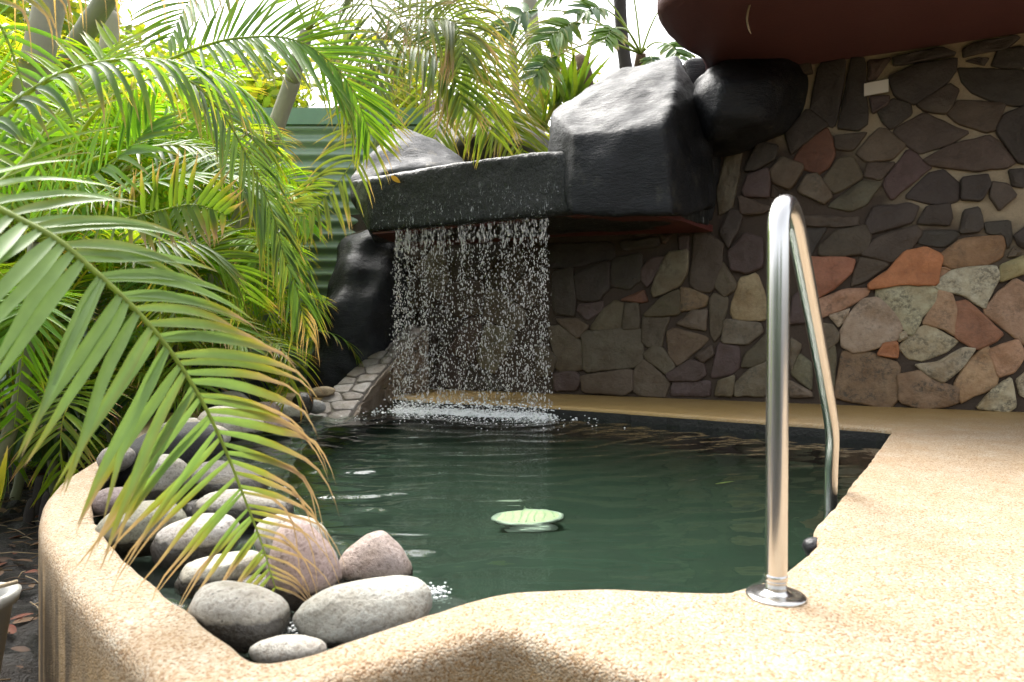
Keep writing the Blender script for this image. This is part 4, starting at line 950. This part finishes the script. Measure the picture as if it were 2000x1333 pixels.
frond(pD, [P(600, 60, 6.3), P(700, 10, 5.9), P(800, 35, 5.5), P(870, 38, 5.4), P(898, 60, 5.35), P(905, 120, 5.3)], 34, .60, .024, Vector((.1, -1, .4)), 56, False, start=.3, ang=(66, 34), droop=2.8, col=(.14, .18, .07), segs=7, rad=.009, brown=lambda q, s, r: r.uniform(.5, .9))
frond(pD, [P(600, 60, 6.3), P(650, -20, 6.2), P(740, -60, 6.1), P(830, -20, 6.0), P(890, 70, 6.0), P(930, 170, 6.0), P(955, 260, 6.0)], 40, .75, .026, Vector((.1, -1, .6)), 57, False, start=.3, ang=(60, 32), droop=1.4, col=(.17, .24, .04), segs=7, rad=.010, brown=lambda q, s, r: r.uniform(.6, 1.1))
for k, (a, b_) in enumerate((((690, 40), (700, 200)), ((760, 20), (775, 150)), ((640, 120), (690, 170)), ((800, 40), (830, 120)))):
    frond(pD, [P(600, 60, 6.3), P((600 + a[0]) / 2, a[1] - 30, 6.0), P(a[0], a[1], 5.8), P(b_[0], b_[1], 5.7)], 22, .40, .012, Vector((.2, -1, .2)), 60 + k, False, mat='dry', start=.4, ang=(50, 30), droop=6, col=(.30, .21, .12), segs=7, rad=.007, brown=lambda q, s, r: r.uniform(.0, .3), label='withered brown frond')

# --- palm right of it, behind the pale rock
pE = thing('areca_palm', 'yellow-green palm arching over the pale rock behind the trough', 'palm', (.2, 9.2, ZG))
stem_to(pE, (.2, 9.2, ZG), P(1000, 90, 8.8), .06, .045, 'trunk', .1)
t0 = P(1000, 90, 8.8)
for k, ct in enumerate(([t0, P(960, -10, 8.4), P(890, -20, 8.0), P(830, 40, 7.6), P(800, 120, 7.4)], [t0, P(990, 10, 8.4), P(960, 90, 8.0), P(985, 190, 7.6), P(1010, 260, 7.4), P(1030, 320, 7.3)],
                      [t0, P(940, 60, 8.2), P(880, 110, 7.9), P(860, 200, 7.7), P(850, 280, 7.6)], [t0, P(1030, 60, 8.4), P(1060, 110, 8.2), P(1070, 200, 8.1)],
                      [t0, P(960, 60, 8.0), P(930, 120, 7.5), P(960, 200, 7.2), P(985, 250, 7.1)])):
    frond(pE, ct, 30, .85, .030, Vector((.1, -1, .5)), 70 + k, False, start=.2, ang=(62, 34), droop=1.0, col=(.19, .25, .04), segs=6, rad=.012, brown=lambda q, s, r: r.uniform(.65, 1.1))

# --- generic clumps behind: a few frond shapes shared by many objects
VAR = []
for k in range(8):
    rr = random.Random(100 + k); h = rr.uniform(.9, 1.25); out_ = rr.uniform(1.0, 1.4); dr = rr.uniform(.2, .75)
    ctrl = [Vector((0, 0, 0)), Vector((.10, 0, h * .45)), Vector((.32, .02, h * .82)), Vector((out_ * .55, .04, h)), Vector((out_ * .82, .03, h * .95)), Vector((out_, 0, h * (1 - dr)))]
    st, lv = frond_geo(ctrl, 38, .46, .024, Vector((-.5, 0, 1)), rr, start=.26, ang=(64, 34), droop=1.6, col=GREEN, segs=6, rad=.010, lift=.2)
    V, Fc, Cc = merge([st] + lv)
    me = bpy.data.meshes.new('frond'); me.from_pydata([tuple(v) for v in V], [], Fc); a = me.color_attributes.new('Col', 'FLOAT_COLOR', 'POINT')
    ca = np.ones((len(V), 4), dtype=np.float32); ca[:, :3] = np.array(Cc); a.data.foreach_set('color', ca.ravel()); me.polygons.foreach_set('use_smooth', [True] * len(me.polygons)); me.materials.append(M['leaf']); VAR.append(me)
def ground_z(x, y): return ZG + .35 * smoothstep(4.5, 8, y)
def clump(x, y, canes, label, seed, tint=(1, 1, 1), sc=1.0):
    rr = random.Random(seed); z0 = ground_z(x, y) - .03
    t = thing('areca_palm', label, 'palm', (x, y, z0), 'areca palms in the left bed')
    for h, nf in canes:
        ox, oy = rr.uniform(-.18, .18), rr.uniform(-.18, .18); top = Vector((x + ox * 1.6, y + oy * 1.6, z0 + h))
        if h > .15: stem_to(t, (x + ox, y + oy, z0 - .02), top, .032, .022, 'stem', rr.uniform(-.06, .06))
        a0 = rr.uniform(0, 6.28)
        for k in range(nf):
            o = link('frond', rr.choice(VAR), t); o.location = top - Vector((x, y, z0))
            el = rr.uniform(-.25, .75); o.rotation_euler = (rr.uniform(-.2, .2), el, a0 + k * 2.4 + rr.uniform(-.3, .3)); s = sc * rr.uniform(.75, 1.1); o.scale = (s, s, s)
            kk = rr.uniform(.8, 1.25); yy = rr.uniform(.9, 1.5); o.color = (tint[0] * kk * yy, tint[1] * kk, tint[2] * kk, 1)
    return t
CL = [(-3.25, 6.95, [(1.4, 8), (1.9, 8)], 'bright areca clump hiding the middle of the fence beside the leaning palm', (1.7, 1.5, 1), .95),
      (-3.7, 7.25, [(1.8, 8), (2.3, 7)], 'tall areca clump hiding the left part of the fence', (1.9, 1.6, 1), 1.0),
      (-3.05, 5.9, [(1.1, 8), (1.6, 8)], 'bright areca clump rising in front of the left half of the fence', (1.5, 1.4, 1), 1.0),
      (-3.95, 6.3, [(1.5, 8), (2.2, 8)], 'tall bright areca clump in front of the grey trunks', (1.7, 1.5, 1), 1.05),
      (-2.75, 5.7, [(.5, 7), (.9, 6)], 'mid-height areca clump leaning out to the pool', (1.3, 1.25, 1), .9),
      (-4.9, 5.7, [(1.9, 9), (2.4, 8)], 'tall lime areca clump at the upper left corner', (1.9, 1.6, 1), 1.1),
      (-2.9, 4.9, [(.9, 8)], 'areca clump in the middle of the left bed', (1.2, 1.2, 1), .85),
      (-3.25, 4.6, [(.5, 7), (1.0, 7)], 'leafy green areca clump at the far left behind the big frond', (1.1, 1.1, 1), 1.0),
      (-2.75, 5.2, [(.2, 7), (.7, 7)], 'dense areca clump in the left bed next to the low black rock', (1.0, 1.05, 1), .85),
      (-3.7, 5.7, [(.9, 7), (1.5, 8)], 'tall areca clump below the pale leaning trunk', (1.4, 1.35, 1), 1.05),
      (-2.75, 6.6, [(.2, 6), (.6, 5)], 'areca clump in front of the green metal fence', (1.2, 1.2, 1), .85),
      (-4.6, 5.0, [(1.2, 8), (1.8, 7)], 'tall areca clump at the left edge', (1.5, 1.4, 1), 1.05),
      (-4.4, 6.9, [(1.4, 8), (2.0, 8)], 'lime green areca clump by the left end of the fence', (1.9, 1.7, 1), 1.1),
      (-3.5, 7.4, [(.9, 6), (1.5, 5)], 'areca clump against the fence below the leaning palm', (1.3, 1.3, 1), .9),
      (-5.6, 6.4, [(1.7, 8), (2.3, 8)], 'sunlit areca clump behind the left edge palms', (2.0, 1.8, 1), 1.1),
      (-2.3, 7.2, [(.02, 5)], 'small low areca between the fence and the black rock column', (1.1, 1.2, 1), .42),
      (-2.5, 6.2, [(.02, 8)], 'small bright areca at the back corner of the pool', (1.2, 1.25, 1), .45),
      (-3.1, 5.3, [(.02, 9)], 'low dark areca under the taller clumps', (.8, .85, 1), .7),
      (-3.9, 4.3, [(.05, 9)], 'low areca at the left edge above the soil', (.9, 1.0, 1), .7)]
for i, (x, y, cn, lab, tn, sc) in enumerate(CL): clump(x, y, cn, lab, 200 + i, tn, sc)

# --- pale palm trunks at the upper left
def trunk_thing(ctrl, r0, r1, mat, label, name='palm_tree'):
    pts = catmull(ctrl, 30); V, Fc = tube(pts, [(r0 + (r1 - r0) * i / 30) * (1.05 if i % 5 == 0 else 1) for i in range(31)], 14)
    o = thing(name, label, 'palm' if name == 'palm_tree' else 'tree', pts[0]); mk('trunk', V, Fc, M[mat], o); return o
tA = trunk_thing([Vector((-4.9, 5.4, ZG)), P(20, 330, 5.4), P(60, 170, 5.4), P(95, 20, 5.4), P(130, -140, 5.4)], .115, .105, 'trunk', 'thick pale palm trunk leaning at the upper left corner')
sc_ = catmull([P(52, 215, 5.4), P(60, 170, 5.4), P(66, 143, 5.4)], 6)
tB = trunk_thing([Vector((-5.2, 6.2, ZG)), P(70, 250, 6.2), P(130, 120, 6.2), P(200, 10, 6.2), P(260, -100, 6.2)], .09, .085, 'stem', 'brownish green palm trunk leaning right beside the pale one')
tC = trunk_thing([Vector((-5.0, 7.6, ZG)), P(205, 130, 7.4), P(212, 20, 7.4), P(215, -80, 7.4)], .085, .08, 'trunk', 'slender grey trunk behind the brownish leaning trunk')

# ------------------------------------------------------------------ fence of green corrugated sheet
FY = 8.1; fl, fr_ = (-300 - 1000) / F * FY, (828 - 1000) / F * FY
fen = thing('metal_fence', 'green corrugated metal fence behind the palms', 'fence', ((fl + fr_) / 2, FY, ZG))
ztop = CAMZ + (HOR - 245) / F * FY; zbot = ZG
pw = (fr_ - fl) / 4
for k in range(4):
    V, Fc = [], []; x0, x1 = fl + pw * k + .002, fl + pw * (k + 1) - .002; n = 0; z = ztop
    while z > zbot:
        ph = (ztop - z) / .150 * 2 * math.pi; yy = FY - .024 * math.sin(ph) - .004 * k % 2
        V += [(x0, yy, z), (x1, yy, z)]; n += 1; z -= .0125
    Fc = [(2 * i, 2 * i + 1, 2 * i + 3, 2 * i + 2) for i in range(n - 1)]
    mk('sheet_panel', V, Fc, M['fence'], fen)
def box(name, a, b, mat, parent=None, base=None):
    V = [(x, y, z) for x in (a[0], b[0]) for y in (a[1], b[1]) for z in (a[2], b[2])]
    return mk(name, V, [(0, 1, 3, 2), (4, 6, 7, 5), (0, 4, 5, 1), (2, 3, 7, 6), (0, 2, 6, 4), (1, 5, 7, 3)], mat, parent, smooth=False, base=base)
box('cap_rail', (fl, FY - .06, ztop - .005), (fr_, FY + .04, CAMZ + (HOR - 214) / F * FY), M['fencecap'], fen)
box('fence_post', (fr_ - .06, FY + .03, zbot), (fr_, FY + .09, ztop + .05), M['fencecap'], fen)
box('fence_post', (fl + 2 * pw - .03, FY + .03, zbot), (fl + 2 * pw + .03, FY + .09, ztop), M['fencecap'], fen)

# ------------------------------------------------------------------ upper right garden: philodendron, strap leaves, trunks
def lobed(parent, base, tip, size, seed, col, hint=Vector((0, -1, .6))):
    rr = random.Random(seed); base, tip = Vector(base), Vector(tip); d = (tip - base).normalized()
    mid = (base + tip) / 2 + UP * .12 * (tip - base).length
    end = tip + (d * .6 - UP * .5).normalized() * size
    ctrl = [base, mid, tip, tip.lerp(end, .5) + UP * .03, end]
    st, lv = frond_geo(ctrl, 7, size * .72, size * .20, hint, rr, start=.60, ang=(78, 30), droop=1.2, col=col, segs=5, rad=.012, lift=.0, lprof=lambda q, s: .55 + .5 * math.sin(math.pi * (.15 + .7 * q)))
    # blade along the midrib
    lv.append(leaflet(tip, (end - tip), hint, size * 1.15, size * .30, .6, 6, col, 1.2, rr, .05))
    V, Fc, Cc = merge([st] + lv); o = mk('leaf', V, Fc, M['gloss'], parent, cols=Cc); o.color = (1, 1, 1, 1); return o
ph = thing('philodendron', 'tree philodendron with stalks and big lobed leaves beside the dark trunk', 'plant', P(1250, 130, 7.4))
c0 = P(1252, 105, 7.3)
V, Fc = tube(catmull([P(1255, 190, 7.6), P(1250, 140, 7.4), c0], 8), [.09, .085, .08, .075, .07, .065, .06, .055, .05], 10); mk('stem', V, Fc, M['brownfib'], ph)
for k, (u, v, Y, s) in enumerate(((1130, 45, 6.9, .42), (1185, 20, 7.0, .36), (1200, 55, 6.6, .32), (1085, 110, 6.8, .34), (1290, 20, 7.2, .4), (1230, -40, 7.3, .4), (1300, 85, 6.9, .3), (1050, 20, 7.6, .45), (1145, -30, 7.6, .45), (1270, 110, 6.8, .22))):
    lobed(ph, c0, P(u, v, Y), s, 300 + k, (.07, .15, .05) if k % 2 else (.085, .17, .04))
dk = trunk_thing([P(1232, 200, 7.9), P(1222, 130, 7.9), P(1214, 60, 7.9), P(1208, -60, 7.9)], .075, .065, 'dtrunk', 'dark slim trunk behind the faceted black rock block', 'garden_tree')
tr2 = trunk_thing([P(1050, 330, 10.5), P(1046, 140, 10.5), P(1036, 20, 10.5), P(1030, -80, 10.5)], .12, .10, 'trunk', 'slender pale trunk against the white sky behind the trough')
fb = thing('cut_stump', 'brown fibrous palm stump behind strap leaves', 'stump', P(1130, 200, 7.6))
V, Fc = tube(catmull([P(1130, 210, 7.6), P(1130, 165, 7.6), P(1132, 130, 7.6), P(1133, 108, 7.6)], 9), [.13, .15, .16, .16, .15, .14, .12, .10, .08, .04], 14); mk('stump_body', V, Fc, M['brownfib'], fb)
def strap(u, v, Y, n, L, w, label, seed, col, spread=.6, cat='plant', mat='gloss'):
    rr = random.Random(seed); b = P(u, v, Y); t = thing('strap_leaf_plant', label, cat, b)
    for k in range(n):
        a = rr.uniform(0, 6.28); d = Vector((math.cos(a) * spread * rr.random(), math.sin(a) * spread * rr.random(), 1))
        V, Fc, Cc = leaflet(b + Vector((rr.uniform(-.05, .05), rr.uniform(-.05, .05), 0)), d, Vector((rr.uniform(-.4, .4), -1, .2)), L * rr.uniform(.6, 1.1), w, rr.uniform(.4, 1.6), 8, tuple(x * rr.uniform(.8, 1.2) for x in col), rr.uniform(.85, 1.1), rr, .2)
        o = mk('leaf', V, Fc, M[mat], t, cols=Cc); o.color = (1, 1, 1, 1)
    return t
strap(1115, 215, 7.2, 16, .85, .05, 'bright strap-leaved plant rising behind the black block', 401, (.16, .28, .03), .5)
strap(1085, 215, 7.4, 12, .65, .045, 'small strap-leaved plant beside the pale rock', 402, (.15, .25, .03), .8)
strap(1060, 250, 7.3, 10, .5, .04, 'low yellow-green strap plant at the edge of the pale rock', 403, (.2, .27, .03), 1.0)

# ------------------------------------------------------------------ understory at the left: calathea leaves, branch, litter, pot
def oval_leaf(base, d, up, L, w, col, rr, droop=.8, vein=(.30, .36, .26)):
    V, Fc, Cc = [], [], []; p = Vector(base); d = Vector(d).normalized(); up = Vector(up); st = L / 8
    for k in range(9):
        t = k / 8; hw = w * .5 * math.sin(math.pi * min(1, .06 + t * .94)) ** .75; s = d.cross(up).normalized(); nn = s.cross(d).normalized()
        for q in (-1, -.55, 0, .55, 1):
            V.append(p + s * hw * q + nn * hw * .25 * abs(q)); stripe = .5 + .5 * math.sin(t * 40 + abs(q) * 5)
            Cc.append(lerp(col, vein, (.75 if abs(q) < .9 else .15) * (.4 + .6 * stripe)))
        p = p + d * st; d = (d + Vector((0, 0, -1)) * droop * st / .1 * .1).normalized(); up = nn
    for k in range(8):
        for q in range(4): a = k * 5 + q; Fc.append((a, a + 1, a + 6, a + 5))
    return V, Fc, Cc
def calathea(u, v, Y, n, L, label, seed):
    rr = random.Random(seed); b = P(u, v, Y); t = thing('calathea_plant', label, 'plant', b, 'silver-leaved plants in the left bed')
    for k in range(n):
        a = rr.uniform(0, 6.28); top = b + Vector((math.cos(a) * .16, math.sin(a) * .16, rr.uniform(.12, .34)))
        sv, sf = tube(catmull([b, (b + top) / 2 + UP * .05, top], 6), .005, 5)
        lv = oval_leaf(top, Vector((math.cos(a), math.sin(a) - .4, .25)), UP, L * rr.uniform(.8, 1.2), L * .48, (.05, .12, .05), rr)
        V, Fc, Cc = merge([(sv, sf, [(.08, .14, .04)] * len(sv)), lv]); o = mk('leaf', V, Fc, M['gloss'], t, cols=Cc); o.color = (1, 1, 1, 1)
calathea(20, 850, 4.4, 9, .30, 'silver-leaved plant at the left edge above the soil', 501)
calathea(110, 845, 4.6, 7, .26, 'silver-leaved plant behind the pale fallen branch', 502)
calathea(-10, 760, 4.9, 8, .30, 'silver-leaved plant half out of the left edge', 503)
calathea(170, 820, 4.7, 6, .22, 'smallest silver-leaved plant next to the low black rock', 504)
strap(90, 900, 4.4, 16, .5, .03, 'grassy green plant in the shade behind the kerb', 410, (.06, .13, .03), 1.2)
strap(30, 900, 4.2, 14, .45, .03, 'grassy plant at the left edge beside brown palm stubs', 411, (.07, .14, .03), 1.2)
strap(-20, 1010, 3.0, 5, .42, .035, 'yellow-green blades poking in from the left edge above the soil', 412, (.22, .28, .03), .7)
strap(170, 860, 4.9, 14, .6, .03, 'grassy plant beneath the areca clump', 413, (.05, .11, .03), 1.0)
pts = catmull([P(-60, 848, 4.3), P(0, 838, 4.3), P(60, 833, 4.3), P(110, 836, 4.35), P(150, 842, 4.4)], 16)
V, Fc = tube(pts, [.022, .022, .023, .021, .021, .02, .02, .019, .018, .017, .016, .016, .015, .014, .012, .010, .006], 8); tag(mk('fallen_branch', V, Fc, M['wood'], base=pts[8]), 'pale fallen branch lying in the left bed', 'branch')
for u, v, Y, h, r_, lab in ((72, 905, 4.35, .26, .035, 'tallest cut dark palm stub in the soil left of the kerb'), (55, 930, 4.2, .16, .03, 'shortest cut dark palm stub, nearest the left edge'), (85, 915, 4.1, .22, .03, 'slim cut palm stub standing nearest the kerb')):
    b = P(u, v, Y); b.z = ground_z(b.x, b.y) - .03
    V, Fc = tube(catmull([b, b + Vector((.01, 0, h * .6)), b + Vector((.02, 0, h))], 6), [r_ * 1.2, r_, r_, r_ * .9, r_ * .8, r_ * .7, r_ * .35], 8)
    tag(mk('palm_stub', V, Fc, M['dtrunk'], base=b), lab, 'stump', 'cut palm stubs')
# litter: dead leaves and twigs on the soil
V, Fc, Cc = [], [], []; rr = random.Random(77)
for _ in range(2600):
    x, y_ = rr.uniform(-4.6, -1.0), rr.uniform(1.0, 6.4)
    if inpoly(x, y_, outer): continue
    a = rr.uniform(0, 6.28); z = ground_z(x, y_) + .018 + .035 * fbm((x, y_, 0), 3.0, 4)
    if rr.random() < .5:
        L = rr.uniform(.05, .12); v_, f_, c_ = oval_leaf((x, y_, z), (math.cos(a), math.sin(a), rr.uniform(-.05, .25)), UP + Vector((rr.uniform(-.4, .4), rr.uniform(-.4, .4), 0)), L, L * .42, rr.choice(((.12, .07, .045), (.20, .13, .08), (.30, .20, .12), (.09, .06, .05), (.22, .06, .04))), rr, 1.5, (.14, .09, .06))
    else:
        L = rr.uniform(.06, .22); v_, f_ = tube([Vector((x, y_, z)), Vector((x + math.cos(a) * L / 2, y_ + math.sin(a) * L / 2, z + .012)), Vector((x + math.cos(a) * L, y_ + math.sin(a) * L, z + .004))], .0025, 4); c_ = [rr.choice(((.20, .14, .08), (.10, .07, .05), (.34, .26, .16)))] * len(v_)
    o_ = len(V); V += v_; Cc += c_; Fc += [tuple(i + o_ for i in q) for q in f_]
lit = mk('leaf_litter', V, Fc, M['dry'], cols=Cc); tag(lit, 'dead leaves and twigs on the dark soil', 'leaf litter', kind='stuff')

pot = thing('plant_pot', 'grey plastic planter of dry soil at the lower left corner', 'planter', (-1.60, 1.90, ZG))
def rrect(cx, cy_, hx, hy, r_, n=6):
    out = []
    for sx, sy, a0 in ((1, 1, 0), (-1, 1, 90), (-1, -1, 180), (1, -1, 270)):
        for k in range(n + 1): th = R(a0 + 90 * k / n); out.append((cx + sx * (hx - r_) + r_ * math.cos(th), cy_ + sy * (hy - r_) + r_ * math.sin(th)))
    return out
V, Fc = [], []; prev = None; px0, py0 = -1.60, 1.90; zr = -.135
for hx, z in ((.15, ZG), (.185, zr - .04), (.195, zr - .03), (.20, zr), (.188, zr + .004), (.178, zr), (.172, zr - .12)):
    r_ = ring(rrect(px0, py0, hx, hx * 1.05, .09), z)
    if prev: strip(prev, r_)
    prev = r_
mk('pot_body', V, Fc, M['pot'], pot)
V = [(x, y_, zr - .07) for x, y_ in rrect(px0, py0, .178, .187, .09)]; mk('pot_soil', V, [tuple(range(len(V)))], mat_simple('dry_pot_soil', (.22, .14, .09), .95, 0, .8, 60, .5), pot, smooth=False)
for (a, b_, c_, lab) in (((-1.62, 1.80, zr - .06), (-1.50, 1.95, zr + .01), (-1.38, 2.0, zr + .04), 'pale stick lying across the planter rim'), ((-1.60, 2.0, zr - .02), (-1.53, 1.9, zr - .05), (-1.47, 1.80, zr - .065), 'tan dry stalk lying on the planter soil')):
    V, Fc = tube(catmull([Vector(a), Vector(b_), Vector(c_)], 8), .006, 6); tag(mk('dry_stick', V, Fc, M['wood'], base=a), lab, 'stick')

# single fallen leaves, and one leaf shape for a glint in the pool
def fallen(base, d, up, L, w, col, label, droop=.3):
    rr = random.Random(5); V, Fc, Cc = oval_leaf(base, d, up, L, w, col, rr, droop, col); o = mk('leaf_or_glint', V, Fc, M['dry'], cols=Cc, base=base); tag(o, label, 'leaf')
fallen(P(764, 344, 6.235), (.09, -.03, -.07), Vector((-.35, -.93, .1)), .11, .042, (.55, .33, .04), 'yellow leaf stuck to the wet front of the trough', .2)
fallen(G(135, 1024) + Vector((0, 0, .006)), (.12, .05, .02), UP, .10, .008, (.10, .06, .03), 'thin dark leaf stalk lying on the left kerb')
fallen(Vector((1.18, 4.2, -.98)), (1, .2, .05), UP, .15, .06, (.45, .45, .15), 'pale yellow water glint put in as a leaf shape on the pool floor near the handrail')  # stands in for a yellow glint in the water

# ------------------------------------------------------------------ trees beyond the fence and an unseen leaf mass added to block low sky
def leaf_cloud(blobs, n, size, cols, rr):
    V, Fc, Cc = [], [], []
    for _ in range(n):
        c, r_ = rr.choice(blobs); d = Vector((rr.gauss(0, 1), rr.gauss(0, 1), rr.gauss(0, 1))).normalized() * (rr.random() ** .45)
        p = Vector(c) + Vector((d.x * r_[0], d.y * r_[1], d.z * r_[2])); a = Vector((rr.gauss(0, 1), rr.gauss(0, 1), rr.gauss(0, .6))).normalized(); b = a.cross(Vector((rr.gauss(0, 1), rr.gauss(0, 1), rr.gauss(0, 1)))).normalized()
        s = size * rr.uniform(.6, 1.3); i = len(V); V += [p - a * s, p + b * s * .38, p + a * s, p - b * s * .38]; Fc.append((i, i + 1, i + 2, i + 3)); cc = rr.choice(cols); k = rr.uniform(.75, 1.25); Cc += [tuple(x * k for x in cc)] * 4
    return V, Fc, Cc
YG = [(.24, .33, .04), (.33, .38, .04), (.18, .30, .04), (.40, .38, .05)]
TR = [(-7.5, 11, 5.5, 2.2, 'airy yellow-green tree behind the pale trunks at upper left', 4500), (-4.6, 12, 5.2, 1.9, 'airy lime tree seen over the fence between palm fronds', 4200), (-2.0, 13.5, 5.6, 1.7, 'thin lime tree behind the fence end', 1700),
      (2.0, 12.0, 4.6, 1.5, 'thin bright tree behind the philodendron', 1300), (-10.5, 13, 6.0, 2.6, 'wide yellow-green tree beyond the left edge palms', 2600), (.6, 15, 5.0, 1.6, 'far pale green tree behind the slender trunk', 900)]
for k, (x, y_, h, r_, lab, n) in enumerate(TR):
    rr = random.Random(600 + k); t = thing('garden_tree', lab, 'tree', (x, y_, ZG))
    stem_to(t, (x, y_, ZG), (x + .2, y_, h - r_ * .4), .12, .05, 'dtrunk', .15, 'trunk')
    blobs = [((x + rr.uniform(-r_, r_) * .8, y_ + rr.uniform(-r_, r_) * .6, h - r_ * .6 + rr.uniform(-.6, .6) * r_), (r_ * rr.uniform(.4, .7),) * 2 + (r_ * rr.uniform(.35, .6),)) for _ in range(8)]
    for b_, _ in blobs[:5]:
        stem_to(t, (x + .1, y_, h - r_ * 1.2), b_, .05, .015, 'dtrunk', .1, 'limb')
    V, Fc, Cc = leaf_cloud(blobs, n, .14, YG, rr); o = mk('crown', V, Fc, M['bleaf'], t, cols=Cc); o.color = (1, 1, 1, 1)
rr = random.Random(900)
V, Fc, Cc = leaf_cloud([((x, -6.5 + rr.uniform(-.6, .6), rr.uniform(.2, 2.4) + 2.4 * zz), (1.6, 1.0, 1.4)) for x in range(-16, 3) for zz in (0,)], 8000, .24, [(.05, .10, .02), (.07, .13, .03), (.04, .08, .02)], rr)
hd = mk('leaf_screen', V, Fc, M['bleaf'], cols=Cc, base=(0, -8.5, ZG)); tag(hd, 'unseen leaf mass added behind the viewpoint to block low sky light', 'leaf_screen', kind='stuff'); hd.color = (1, 1, 1, 1)
